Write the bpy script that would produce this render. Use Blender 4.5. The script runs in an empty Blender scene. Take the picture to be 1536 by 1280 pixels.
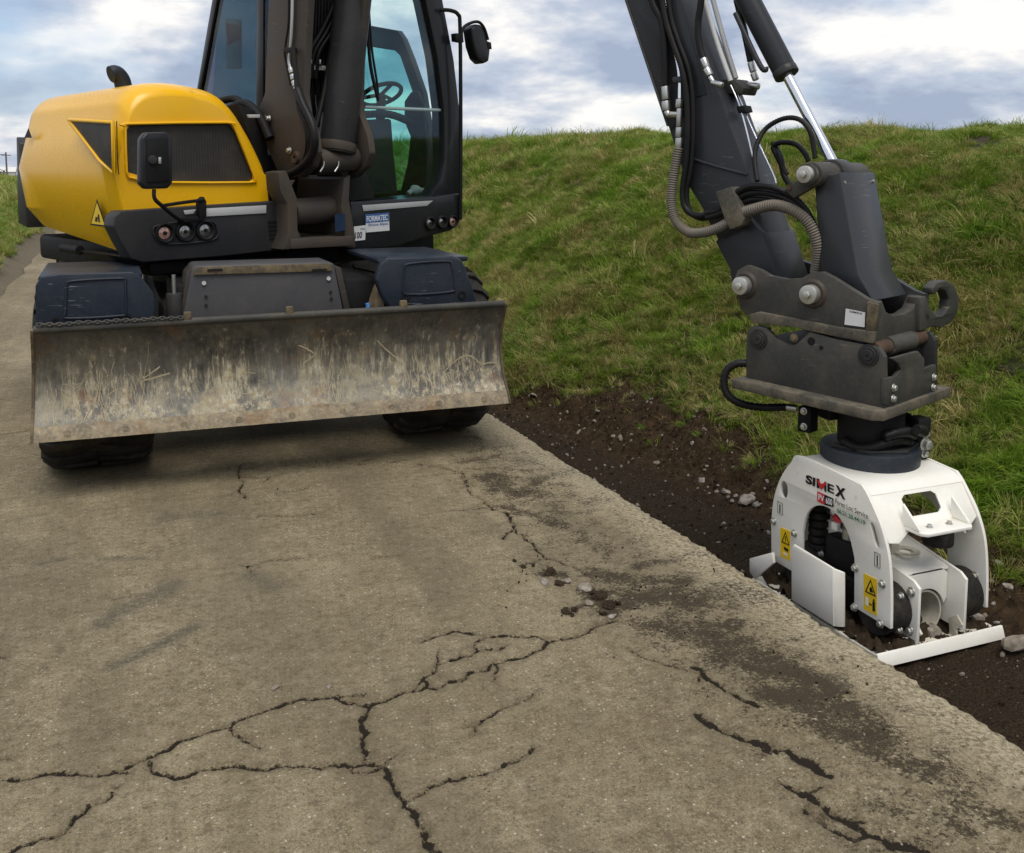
import bpy, bmesh, math, random
import numpy as np
from mathutils import Vector
from mathutils.geometry import tessellate_polygon
rng = np.random.default_rng(7); random.seed(7)
sc = bpy.context.scene; COL = sc.collection
rad = math.radians

# ------------------------------------------------------------------ camera
FPX, CX, CY, EYE = 1480.0, 768.0, 420.0, 1.62           # focal length and principal point in photo pixels, eye height
PITCH = math.atan((CY - 262) / FPX)
YAW = math.atan((768 - 158) / math.hypot(FPX, CY - 262))
cam = bpy.data.cameras.new('camera'); cam_o = bpy.data.objects.new('camera', cam); COL.objects.link(cam_o)
cam.sensor_fit = 'HORIZONTAL'; cam.sensor_width = 36; cam.lens = FPX / 1536 * 36
cam.shift_y = -(640 - CY) / 1536
cam.clip_start = .05; cam.clip_end = 5000
cam_o.location = (0, 0, EYE); cam_o.rotation_euler = (math.pi/2 - PITCH, 0, -YAW)
sc.camera = cam_o

# ------------------------------------------------------------------ sky, sun, exposure
SUN_EL, SUN_AZ = rad(63), rad(190)      # azimuth from +Y towards +X
w = bpy.data.worlds.new('World'); sc.world = w; w.use_nodes = True
wn, wl = w.node_tree.nodes, w.node_tree.links
wn.clear()
def N(nodes, t, **k):
    n = nodes.new(t)
    for a, v in k.items():
        if a in n.inputs: n.inputs[a].default_value = v
        else: setattr(n, a, v)
    return n
out = N(wn, 'ShaderNodeOutputWorld'); bg = N(wn, 'ShaderNodeBackground'); bg.inputs['Strength'].default_value = .1
sky = N(wn, 'ShaderNodeTexSky', sky_type='NISHITA', sun_disc=False, sun_elevation=SUN_EL, sun_rotation=SUN_AZ, altitude=100, air_density=1.0, dust_density=1.5, ozone_density=1.2)
tc = N(wn, 'ShaderNodeTexCoord'); sep = N(wn, 'ShaderNodeSeparateXYZ'); wl.new(tc.outputs['Generated'], sep.inputs[0])
# a flat cloud layer: direction / (height + c)
ab = N(wn, 'ShaderNodeMath', operation='ABSOLUTE'); wl.new(sep.outputs[2], ab.inputs[0])
ad = N(wn, 'ShaderNodeMath', operation='ADD'); ad.inputs[1].default_value = .30; wl.new(ab.outputs[0], ad.inputs[0])
dx = N(wn, 'ShaderNodeMath', operation='DIVIDE'); wl.new(sep.outputs[0], dx.inputs[0]); wl.new(ad.outputs[0], dx.inputs[1])
dy = N(wn, 'ShaderNodeMath', operation='DIVIDE'); wl.new(sep.outputs[1], dy.inputs[0]); wl.new(ad.outputs[0], dy.inputs[1])
cmb = N(wn, 'ShaderNodeCombineXYZ'); wl.new(dx.outputs[0], cmb.inputs[0]); wl.new(dy.outputs[0], cmb.inputs[1])
def wnoise(scale, detail, rough, off, dist=0.0):
    m = N(wn, 'ShaderNodeMapping'); m.inputs['Location'].default_value = off; wl.new(cmb.outputs[0], m.inputs[0])
    n = N(wn, 'ShaderNodeTexNoise'); n.inputs['Scale'].default_value = scale; n.inputs['Detail'].default_value = detail
    n.inputs['Roughness'].default_value = rough; n.inputs['Distortion'].default_value = dist; wl.new(m.outputs[0], n.inputs[0]); return n
def wramp(n, *stops):
    r = N(wn, 'ShaderNodeValToRGB'); el = r.color_ramp.elements
    while len(el) < len(stops): el.new(.5)
    for e, (p, c) in zip(el, stops): e.position = p; e.color = (*c, 1)
    wl.new(n.outputs[0], r.inputs[0]); return r
n1 = wnoise(.9, 7, .55, (3.1, 1.7, 0), .0); n2 = wnoise(2.1, 10, .55, (8.2, 4.4, 0), .05)
body = wramp(n2, (.40, (2.5, 2.95, 3.9)), (.475, (3.6, 4.0, 4.8)), (.525, (5.0, 5.15, 5.5)), (.595, (7.4, 7.1, 6.7)))
cov = wramp(n1, (.30, (0, 0, 0)), (.46, (.92, .92, .92)))
mx = N(wn, 'ShaderNodeMix', data_type='RGBA'); wl.new(cov.outputs[0], mx.inputs[0])
skm = N(wn, 'ShaderNodeMix', data_type='RGBA', blend_type='MIX'); skm.inputs[0].default_value = .45; skm.inputs[7].default_value = (3.2, 4.2, 5.8, 1)
wl.new(sky.outputs[0], skm.inputs[6]); wl.new(skm.outputs[2], mx.inputs[6]); wl.new(body.outputs[0], mx.inputs[7])
wl.new(mx.outputs[2], bg.inputs[0]); wl.new(bg.outputs[0], out.inputs[0])
sun = bpy.data.lights.new('sun', 'SUN'); sun.energy = 1.5; sun.angle = rad(40); sun.color = (1, .94, .85)
sun_o = bpy.data.objects.new('sun', sun); COL.objects.link(sun_o)
sd = Vector((math.sin(SUN_AZ)*math.cos(SUN_EL), math.cos(SUN_AZ)*math.cos(SUN_EL), math.sin(SUN_EL)))
sun_o.rotation_euler = sd.to_track_quat('Z', 'Y').to_euler()
vs = sc.view_settings; vs.view_transform = 'Standard'; vs.look = 'None'; vs.exposure = .58; vs.gamma = 1; vs.use_curve_mapping = False
sc.cycles.use_denoising = True; sc.cycles.max_bounces = 8; sc.cycles.transparent_max_bounces = 12
sc.cycles.caustics_reflective = False; sc.cycles.caustics_refractive = False

# ------------------------------------------------------------------ photo pixel -> point on a plane of the place
fwd = np.array([math.sin(YAW)*math.cos(PITCH), math.cos(YAW)*math.cos(PITCH), -math.sin(PITCH)])
rgt = np.array([math.cos(YAW), -math.sin(YAW), 0]); upv = np.cross(rgt, fwd); CAM = np.array([0, 0, EYE])
def onp(x, y, p, n):
    d = fwd + rgt*(x-CX)/FPX - upv*(y-CY)/FPX
    return CAM + d*(np.dot(p-CAM, n)/np.dot(d, n))
AZ = rad(68.1)
LV = np.array([math.sin(AZ), math.cos(AZ), 0]); FV = np.array([math.cos(AZ), -math.sin(AZ), 0]); ZV = np.array([0, 0, 1.])
XV = np.array([1., 0, 0]); YV = np.array([0, 1., 0])
SW = np.array([.89, 7.2, 0])                            # swing centre; the upper is turned 22 degrees to the ditch
def U(a, b, z): return SW + FV*a + LV*b + ZV*z          # forward, towards the cab side, up
def A(x, y, a): return onp(x, y, SW+FV*a, FV)
def B(x, y, b): return onp(x, y, SW+LV*b, LV)
def GX(x, y, X): return onp(x, y, np.array([X, 0, 0]), XV)
def GY(x, y, Y): return onp(x, y, np.array([0, Y, 0]), YV)
def GZ(x, y, Z=0.): return onp(x, y, np.array([0, 0, Z]), ZV)

# ------------------------------------------------------------------ materials
MATS = {}
def ramp(nt, src, *stops, interp='LINEAR'):
    r = nt.nodes.new('ShaderNodeValToRGB'); r.color_ramp.interpolation = interp; el = r.color_ramp.elements
    while len(el) < len(stops): el.new(.5)
    for e, (p, c) in zip(el, stops):
        e.position = p; e.color = (c, c, c, 1) if isinstance(c, (int, float)) else (*c, 1)
    nt.links.new(src, r.inputs[0]); return r.outputs[0]
def noise(nt, scale, detail=4, rough=.55, coord=None, stretch=None, dist=0.):
    if coord is None: coord = nt.tc.outputs['Object']
    if stretch:
        m = nt.nodes.new('ShaderNodeMapping'); m.inputs['Scale'].default_value = stretch; nt.links.new(coord, m.inputs[0]); coord = m.outputs[0]
    n = nt.nodes.new('ShaderNodeTexNoise'); n.inputs['Scale'].default_value = scale; n.inputs['Detail'].default_value = detail
    n.inputs['Roughness'].default_value = rough; n.inputs['Distortion'].default_value = dist; nt.links.new(coord, n.inputs[0]); return n.outputs[0]
def mixc(nt, fac, a, b, mode='MIX'):
    m = nt.nodes.new('ShaderNodeMix'); m.data_type = 'RGBA'; m.blend_type = mode
    for s, v in ((0, fac), (6, a), (7, b)):
        if isinstance(v, bpy.types.NodeSocket): nt.links.new(v, m.inputs[s])
        elif isinstance(v, (int, float)): m.inputs[s].default_value = v if s == 0 else (v, v, v, 1)
        else: m.inputs[s].default_value = (*v, 1)
    return m.outputs[2]
def mth(nt, op, a, b=None, clamp=False):
    m = nt.nodes.new('ShaderNodeMath'); m.operation = op; m.use_clamp = clamp
    for i, v in enumerate((a, b)):
        if v is None: continue
        if isinstance(v, bpy.types.NodeSocket): nt.links.new(v, m.inputs[i])
        else: m.inputs[i].default_value = v
    return m.outputs[0]
def bump(nt, h, strength, dist=.01, prev=None):
    b = nt.nodes.new('ShaderNodeBump'); b.inputs['Strength'].default_value = strength; b.inputs['Distance'].default_value = dist
    nt.links.new(h, b.inputs['Height'])
    if prev is not None: nt.links.new(prev, b.inputs['Normal'])
    return b.outputs[0]
class NT:
    pass
def newmat(name):
    m = bpy.data.materials.new(name); m.use_nodes = True; t = m.node_tree
    class W: pass
    W.nodes, W.links = t.nodes, t.links
    W.bsdf = t.nodes['Principled BSDF']; W.out = t.nodes['Material Output']; W.tc = t.nodes.new('ShaderNodeTexCoord'); W.mat = m
    MATS[name] = m; return W
def setp(nt, **k):
    for a, v in k.items():
        s = nt.bsdf.inputs[a.replace('_', ' ')]
        if isinstance(v, bpy.types.NodeSocket): nt.links.new(v, s)
        elif isinstance(v, (tuple, list)): s.default_value = (*v, 1)
        else: s.default_value = v
def attr(nt, name):
    a = nt.nodes.new('ShaderNodeAttribute'); a.attribute_name = name; return a
def paint(name, col, rough=.45, metal=0., dust=(.16, .13, .10), dust_amt=.35, wear=None, coat=0., bumpy=.15, dscale=3.):
    nt = newmat(name)
    d1 = ramp(nt, noise(nt, dscale, 8, .68), (.42, 0.), (.72, 1.)); d2 = ramp(nt, noise(nt, 55, 5, .7), (.45, 0.), (.7, 1.))
    f = mth(nt, 'MULTIPLY', mth(nt, 'ADD', mth(nt, 'MULTIPLY', d1, .75), mth(nt, 'MULTIPLY', d2, .3)), dust_amt, True)
    c = mixc(nt, f, col, dust)
    sp = ramp(nt, noise(nt, 260, 2, .5), (.70, 0.), (.78, 1.)); c = mixc(nt, mth(nt, 'MULTIPLY', sp, dust_amt*.9), c, tuple(min(1, x*1.6) for x in dust))
    if wear:
        # scratches: thin stretched noise
        s = ramp(nt, noise(nt, 9, 3, .5, stretch=(1, 1, 14), dist=.6), (.655, 0.), (.68, 1.))
        s2 = ramp(nt, noise(nt, 4, 4, .6), (.52, 0.), (.62, 1.)); c = mixc(nt, mth(nt, 'MULTIPLY', mth(nt, 'MULTIPLY', s, s2), .7), c, wear)
    setp(nt, Base_Color=c, Metallic=metal, Specular_IOR_Level=.22 if max(col) < .12 else .5, Roughness=ramp(nt, f, (0, rough), (1, min(1, rough+.35))))
    if coat: setp(nt, Coat_Weight=coat, Coat_Roughness=.12)
    if bumpy: setp(nt, Normal=bump(nt, noise(nt, 180, 3), bumpy, .002))
    return nt.mat
paint('yellow', (.90, .485, .003), .26, dust=(.45, .29, .06), dust_amt=.18, coat=.12, bumpy=.03, dscale=2.)
paint('dark_paint', (.026, .027, .030), .42, dust=(.10, .083, .065), dust_amt=.35, wear=(.14, .13, .12), coat=.1)
paint('arm_paint', (.030, .032, .037), .36, dust=(.075, .068, .06), dust_amt=.25, wear=(.13, .13, .13), coat=.1)
paint('boom_paint', (.052, .047, .042), .48, dust=(.14, .088, .048), dust_amt=.5, wear=(.14, .12, .10), dscale=2.2)
paint('dusty_steel', (.046, .047, .044), .5, dust=(.16, .135, .10), dust_amt=.5, wear=(.22, .19, .15), dscale=5)
paint('muddy_edge', (.075, .062, .044), .7, dust=(.30, .22, .12), dust_amt=.95, bumpy=.4, dscale=11)
paint('mud_steel', (.060, .058, .050), .6, dust=(.27, .22, .15), dust_amt=.75, bumpy=.4, dscale=8)
paint('skirt_plastic', (.026, .027, .030), .45, dust=(.09, .078, .066), dust_amt=.33, dscale=2.5)
paint('cab_paint', (.014, .015, .018), .33, dust=(.05, .046, .042), dust_amt=.3, coat=.2)
paint('fender_plastic', (.018, .025, .038), .36, dust=(.10, .10, .105), dust_amt=.3, wear=(.30, .31, .32), dscale=3.5)
paint('box_steel', (.070, .072, .080), .45, dust=(.18, .15, .115), dust_amt=.35, dscale=4)
paint('black', (.008, .008, .009), .6, dust=(.05, .045, .04), dust_amt=.3)
paint('rubber', (.012, .012, .012), .75, dust=(.11, .092, .066), dust_amt=.6, bumpy=.35, dscale=6)
paint('hose', (.008, .008, .009), .42, dust=(.06, .052, .042), dust_amt=.3)
paint('grey_hose', (.13, .115, .095), .6, dust=(.25, .21, .15), dust_amt=.5)
paint('zinc', (.55, .55, .53), .35, 1., dust=(.35, .3, .22), dust_amt=.25)
paint('chrome', (.85, .86, .88), .1, 1., dust=(.6, .6, .6), dust_amt=.05, bumpy=0)
paint('bolt_steel', (.62, .62, .58), .38, .8, dust=(.30, .25, .17), dust_amt=.4)
paint('rust', (.060, .040, .030), .75, dust=(.16, .09, .05), dust_amt=.6, bumpy=.4, dscale=14)
paint('white_paint', (.87, .85, .78), .36, dust=(.46, .38, .25), dust_amt=.20, coat=.15, dscale=5)
paint('white_dirty', (.66, .63, .53), .5, dust=(.22, .165, .10), dust_amt=.55, dscale=7)
paint('ring_blue', (.020, .026, .036), .42, dust=(.13, .13, .13), dust_amt=.3)
paint('white_sticker', (.72, .72, .72), .4, dust=(.4, .38, .33), dust_amt=.2)
paint('grey_strip', (.50, .51, .51), .35, dust=(.3, .28, .25), dust_amt=.25)
paint('sticker_yellow', (.85, .56, .01), .4, dust=(.5, .38, .2), dust_amt=.1)
paint('sticker_blue', (.05, .13, .36), .4, dust=(.3, .3, .3), dust_amt=.1)
paint('label_blue', (.012, .03, .07), .5, dust=(.1, .1, .1), dust_amt=.3)
paint('ink', (.012, .012, .013), .5, dust=(.05, .05, .05), dust_amt=.1, bumpy=0)
paint('ink_red', (.62, .02, .03), .45, dust=(.3, .1, .1), dust_amt=.1, bumpy=0)
paint('ink_green', (.05, .20, .10), .5, dust=(.2, .25, .2), dust_amt=.1, bumpy=0)
paint('ink_white', (.8, .8, .8), .5, dust=(.5, .5, .5), dust_amt=.1, bumpy=0)
paint('interior', (.020, .022, .022), .6, dust=(.06, .06, .055), dust_amt=.3)
paint('light_bar', (.55, .56, .55), .4, dust=(.4, .4, .38), dust_amt=.2)
paint('cloth_grey', (.30, .31, .31), .9, dust=(.2, .19, .17), dust_amt=.3)
paint('blue_tape', (.08, .26, .62), .5, dust=(.3, .3, .3), dust_amt=.2)
def m_grille():
    nt = newmat('grille')
    wv = nt.nodes.new('ShaderNodeTexVoronoi'); wv.inputs['Scale'].default_value = 150; wv.inputs['Randomness'].default_value = .15
    nt.links.new(nt.tc.outputs['Object'], wv.inputs[0])
    f = ramp(nt, wv.outputs[0], (.30, 0.), (.55, 1.))
    c = mixc(nt, f, (.006, .006, .006), (.035, .032, .028)); c = mixc(nt, mth(nt, 'MULTIPLY', ramp(nt, noise(nt, 7, 5), (.45, 0.), (.7, 1.)), .35), c, (.09, .07, .05))
    setp(nt, Base_Color=c, Roughness=.55, Normal=bump(nt, wv.outputs[0], .6, .003))
m_grille()
def m_glass(name, tint, gloss=.03):
    nt = newmat(name); nt.nodes.remove(nt.bsdf)
    t = nt.nodes.new('ShaderNodeBsdfTransparent'); t.inputs[0].default_value = (*tint, 1)
    g = nt.nodes.new('ShaderNodeBsdfGlossy'); g.inputs['Roughness'].default_value = .02; g.inputs[0].default_value = (.9, .95, 1, 1)
    lw = nt.nodes.new('ShaderNodeLayerWeight'); lw.inputs[0].default_value = .5; fr = mth(nt, 'MULTIPLY', mth(nt, 'POWER', lw.outputs['Facing'], 5.), .85)
    mx = nt.nodes.new('ShaderNodeMixShader'); nt.links.new(mth(nt, 'ADD', fr, gloss, True), mx.inputs[0])
    nt.links.new(t.outputs[0], mx.inputs[1]); nt.links.new(g.outputs[0], mx.inputs[2]); nt.links.new(mx.outputs[0], nt.out.inputs[0])
m_glass('glass_clear', (.86, .96, .95), .04); m_glass('glass_teal', (.56, .85, .83), .04); m_glass('glass_dark', (.36, .38, .44), .02)
def m_lens():
    nt = newmat('lens'); setp(nt, Base_Color=(.30, .29, .28), Metallic=.9, Roughness=.22, Coat_Weight=1., Coat_Roughness=.03, Normal=bump(nt, noise(nt, 60, 2), .5, .004))
    nt = newmat('lens_orange'); setp(nt, Base_Color=(.60, .33, .26), Metallic=.3, Roughness=.2, Coat_Weight=1., Coat_Roughness=.03)
m_lens()
def m_blade():
    nt = newmat('blade_steel'); o = nt.tc.outputs['Object']
    sp = nt.nodes.new('ShaderNodeSeparateXYZ'); nt.links.new(o, sp.inputs[0]); z = sp.outputs[2]
    hz = ramp(nt, z, (.36, 1.), (.56, .8), (.74, .42), (.88, .12))                       # rubbed by soil below, paint left near the top
    st = noise(nt, 1, 8, .72, stretch=(34, 34, 2.6), dist=.25); st2 = noise(nt, 1, 5, .7, stretch=(120, 120, 5)); big = noise(nt, 3.2, 7, .68); pat = noise(nt, 2.2, 6, .65, stretch=(1, 1, .6))
    sc_ = mth(nt, 'ADD', mth(nt, 'MULTIPLY', st, .65), mth(nt, 'MULTIPLY', st2, .35))
    thr = mth(nt, 'SUBTRACT', sc_, mth(nt, 'SUBTRACT', .615, mth(nt, 'MULTIPLY', hz, mth(nt, 'ADD', -.02, mth(nt, 'MULTIPLY', mth(nt, 'MULTIPLY', big, pat), .62)))))
    straw = ramp(nt, thr, (0., 0.), (.06, 1.))
    g0 = mixc(nt, ramp(nt, noise(nt, 6, 8, .7), (.38, 0.), (.7, 1.)), (.026, .027, .030), (.095, .085, .068))
    film = mth(nt, 'MULTIPLY', hz, ramp(nt, mth(nt, 'ADD', mth(nt, 'MULTIPLY', big, .6), mth(nt, 'MULTIPLY', st, .4)), (.40, .08), (.57, 1.)))
    g1 = mixc(nt, film, g0, mixc(nt, ramp(nt, pat, (.35, 0.), (.6, 1.)), (.20, .195, .175), (.40, .355, .25)))
    scol = mixc(nt, ramp(nt, noise(nt, 30, 3), (.35, 0.), (.65, 1.)), (.34, .27, .15), (.58, .53, .40))
    c = mixc(nt, mth(nt, 'MULTIPLY', straw, ramp(nt, noise(nt, 3.3, 5, .6, stretch=(1, 1, .35)), (.40, .12), (.58, 1.))), g1, scol)
    ru = mth(nt, 'MULTIPLY', ramp(nt, noise(nt, 5, 7, .7), (.58, 0.), (.68, 1.)), .6); c = mixc(nt, ru, c, (.19, .095, .04))
    ln = ramp(nt, noise(nt, 11, 2, .5, dist=1.8), (.492, 0.), (.5, 1.), (.508, 0.)); c = mixc(nt, mth(nt, 'MULTIPLY', mth(nt, 'MULTIPLY', ln, hz), ramp(nt, big, (.45, 0.), (.6, .6))), c, (.5, .45, .32))
    setp(nt, Base_Color=c, Roughness=ramp(nt, straw, (0, .5), (1, .85)), Metallic=.15, Normal=bump(nt, sc_, .35, .004))
    nt = newmat('edge_steel'); n = noise(nt, 14, 8, .72); m = noise(nt, 60, 4, .6)
    c = mixc(nt, ramp(nt, n, (.35, 0.), (.65, 1.)), (.15, .125, .09), (.36, .29, .185)); c = mixc(nt, ramp(nt, m, (.5, 0.), (.7, .7)), c, (.42, .37, .27))
    c = mixc(nt, ramp(nt, noise(nt, 5, 5, .7), (.55, 0.), (.7, .7)), c, (.22, .11, .045))
    setp(nt, Base_Color=c, Roughness=.8, Normal=bump(nt, m, .5, .004))
    nt = newmat('straw'); setp(nt, Base_Color=mixc(nt, noise(nt, 20, 2), (.26, .20, .10), (.56, .50, .36)), Roughness=.85)
m_blade()
def m_concrete():
    nt = newmat('concrete'); P = nt.nodes.new('ShaderNodeNewGeometry').outputs['Position']
    big = noise(nt, .7, 7, .62, P); mid = noise(nt, 6, 7, .7, P); fine = noise(nt, 105, 5, .75, P); fin2 = noise(nt, 330, 3, .7, P)
    c = mixc(nt, ramp(nt, big, (.36, 0.), (.66, 1.)), (.178, .142, .082), (.318, .262, .160))
    c = mixc(nt, mth(nt, 'MULTIPLY', ramp(nt, mid, (.38, 1.), (.58, 0.)), .5), c, (.140, .110, .060))
    c = mixc(nt, mth(nt, 'MULTIPLY', ramp(nt, mid, (.55, 0.), (.72, 1.)), .35), c, (.36, .31, .21))
    c = mixc(nt, ramp(nt, fine, (.34, .95), (.47, 0.)), c, (.070, .054, .030)); c = mixc(nt, ramp(nt, fine, (.55, 0.), (.68, .8)), c, (.43, .37, .25))
    c = mixc(nt, ramp(nt, fin2, (.57, 0.), (.66, .7)), c, (.48, .43, .32)); c = mixc(nt, ramp(nt, fin2, (.33, .8), (.43, 0.)), c, (.045, .036, .022))
    vo = nt.nodes.new('ShaderNodeTexVoronoi'); vo.inputs['Scale'].default_value = 70; nt.links.new(P, vo.inputs[0])   # single pale and dark aggregate grains
    sv = nt.nodes.new('ShaderNodeSeparateColor'); nt.links.new(vo.outputs['Color'], sv.inputs[0])
    g = mth(nt, 'MULTIPLY', ramp(nt, vo.outputs[0], (.18, 1.), (.30, 0.)), ramp(nt, mth(nt, 'ADD', sv.outputs[0], mth(nt, 'MULTIPLY', mth(nt, 'SUBTRACT', mid, .5), .5)), (.86, 0.), (.90, 1.)))
    c = mixc(nt, mth(nt, 'MULTIPLY', g, .8), c, (.55, .50, .39))
    g2 = mth(nt, 'MULTIPLY', ramp(nt, vo.outputs[0], (.14, 1.), (.26, 0.)), ramp(nt, sv.outputs[1], (.86, 0.), (.9, 1.))); c = mixc(nt, mth(nt, 'MULTIPLY', g2, .8), c, (.035, .028, .018))
    mot = noise(nt, 26, 5, .72, P); c = mixc(nt, ramp(nt, mot, (.36, .55), (.48, 0.)), c, (.085, .067, .040)); c = mixc(nt, ramp(nt, mot, (.55, 0.), (.68, .45)), c, (.40, .35, .25))
    trk = noise(nt, 1.5, 5, .6, P, stretch=(1.6, .25, 1)); c = mixc(nt, ramp(nt, trk, (.40, .38), (.55, 0.)), c, (.105, .085, .054))
    sk = attr(nt, 'scuff').outputs['Fac']; c = mixc(nt, mth(nt, 'MULTIPLY', mth(nt, 'MULTIPLY', sk, ramp(nt, fine, (.3, 1.), (.65, .5))), .95), c, (.060, .056, .045))   # rubber scuffs
    # soil tracked over the slab: grit that thins out
    d = attr(nt, 'soil').outputs['Fac']; gr = noise(nt, 75, 6, .8, P, dist=.4); pt = noise(nt, 9, 6, .7, P)
    df = mth(nt, 'SUBTRACT', mth(nt, 'ADD', mth(nt, 'MULTIPLY', d, .42), mth(nt, 'ADD', mth(nt, 'MULTIPLY', mth(nt, 'SUBTRACT', gr, .5), 1.25), mth(nt, 'MULTIPLY', mth(nt, 'SUBTRACT', pt, .5), .95))), .27)
    df = mth(nt, 'MULTIPLY', ramp(nt, df, (.0, 0.), (.10, .9)), ramp(nt, d, (.02, 0.), (.15, 1.)))
    c = mixc(nt, df, c, mixc(nt, ramp(nt, fin2, (.35, 0.), (.65, 1.)), (.008, .006, .003), (.062, .044, .025)))
    # pale worn rim with coarse grains along the trench
    e = attr(nt, 'rim').outputs['Fac']; ef = mth(nt, 'MULTIPLY', e, ramp(nt, noise(nt, 55, 5, .8, P), (.46, 0.), (.56, .75))); c = mixc(nt, ef, c, (.46, .40, .28))
    # cracks filled with earth: ragged around the course stored as a distance
    cd, cw = attr(nt, 'cdist').outputs['Fac'], attr(nt, 'cwid').outputs['Fac']
    wv = mth(nt, 'MULTIPLY', cw, ramp(nt, noise(nt, 26, 4, .7, P), (.30, .15), (.70, 1.75)))
    x = mth(nt, 'SUBTRACT', mth(nt, 'ADD', cd, mth(nt, 'MULTIPLY', mth(nt, 'SUBTRACT', noise(nt, 120, 5, .75, P), .5), .020)), wv)
    xs = mth(nt, 'MULTIPLY', x, 100.)
    cf = mth(nt, 'MULTIPLY', ramp(nt, mth(nt, 'ADD', mth(nt, 'MULTIPLY', xs, .5), .5), (.42, 1.), (.56, 0.)), ramp(nt, cd, (.045, 1.), (.058, 0.)))
    hf = mth(nt, 'MULTIPLY', mth(nt, 'MULTIPLY', ramp(nt, mth(nt, 'MULTIPLY', xs, .35), (.0, 1.), (.9, 0.)), ramp(nt, cd, (.035, 1.), (.056, 0.))), ramp(nt, gr, (.42, 0.), (.60, .75)))
    c = mixc(nt, hf, c, (.085, .064, .036))
    c = mixc(nt, cf, c, mixc(nt, fin2, (.004, .003, .002), (.030, .021, .012)))
    hgt = mth(nt, 'SUBTRACT', mth(nt, 'ADD', mth(nt, 'MULTIPLY', fine, .8), mth(nt, 'MULTIPLY', fin2, .5)), mth(nt, 'MULTIPLY', cf, 3.))
    setp(nt, Base_Color=c, Roughness=.9, Specular_IOR_Level=.25, Normal=bump(nt, hgt, .5, .006))
m_concrete()
def m_soil():
    nt = newmat('soil'); P = nt.nodes.new('ShaderNodeNewGeometry').outputs['Position']
    br = attr(nt, 'brown').outputs['Fac']; n = noise(nt, 24, 7, .72, P); f = noise(nt, 110, 4, .7, P)
    dark = mixc(nt, ramp(nt, f, (.3, 0.), (.7, 1.)), (.008, .0055, .003), (.075, .053, .033)); brown = mixc(nt, ramp(nt, n, (.3, 0.), (.7, 1.)), (.014, .009, .005), (.098, .063, .034))
    bf = ramp(nt, mth(nt, 'ADD', br, mth(nt, 'MULTIPLY', mth(nt, 'SUBTRACT', n, .5), .7)), (.35, 0.), (.65, 1.))
    c = mixc(nt, bf, dark, brown)
    v = nt.nodes.new('ShaderNodeTexVoronoi'); v.inputs['Scale'].default_value = 85; nt.links.new(P, v.inputs[0])
    sv = nt.nodes.new('ShaderNodeSeparateColor'); nt.links.new(v.outputs['Color'], sv.inputs[0])
    g = mth(nt, 'MULTIPLY', ramp(nt, v.outputs[0], (.2, 1.), (.34, 0.)), ramp(nt, sv.outputs[0], (.88, 0.), (.92, 1.))); c = mixc(nt, mth(nt, 'MULTIPLY', g, .8), c, (.22, .18, .14))
    setp(nt, Base_Color=c, Roughness=.95, Specular_IOR_Level=.1, Normal=bump(nt, mth(nt, 'ADD', f, mth(nt, 'MULTIPLY', n, 1.2)), 1., .015))
    nt = newmat('clod'); n = noise(nt, 40, 6, .7); setp(nt, Base_Color=mixc(nt, n, (.012, .009, .006), (.070, .050, .032)), Roughness=.95, Specular_IOR_Level=.1, Normal=bump(nt, n, .8, .01))
    nt = newmat('stone'); n = noise(nt, 22, 7, .7); oi = nt.nodes.new('ShaderNodeObjectInfo')
    c = mixc(nt, oi.outputs['Random'], (.27, .225, .17), (.40, .37, .33)); c = mixc(nt, ramp(nt, n, (.38, .75), (.6, 0.)), c, (.11, .085, .06))
    setp(nt, Base_Color=c, Roughness=.85, Normal=bump(nt, n, .5, .01))
m_soil()
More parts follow.
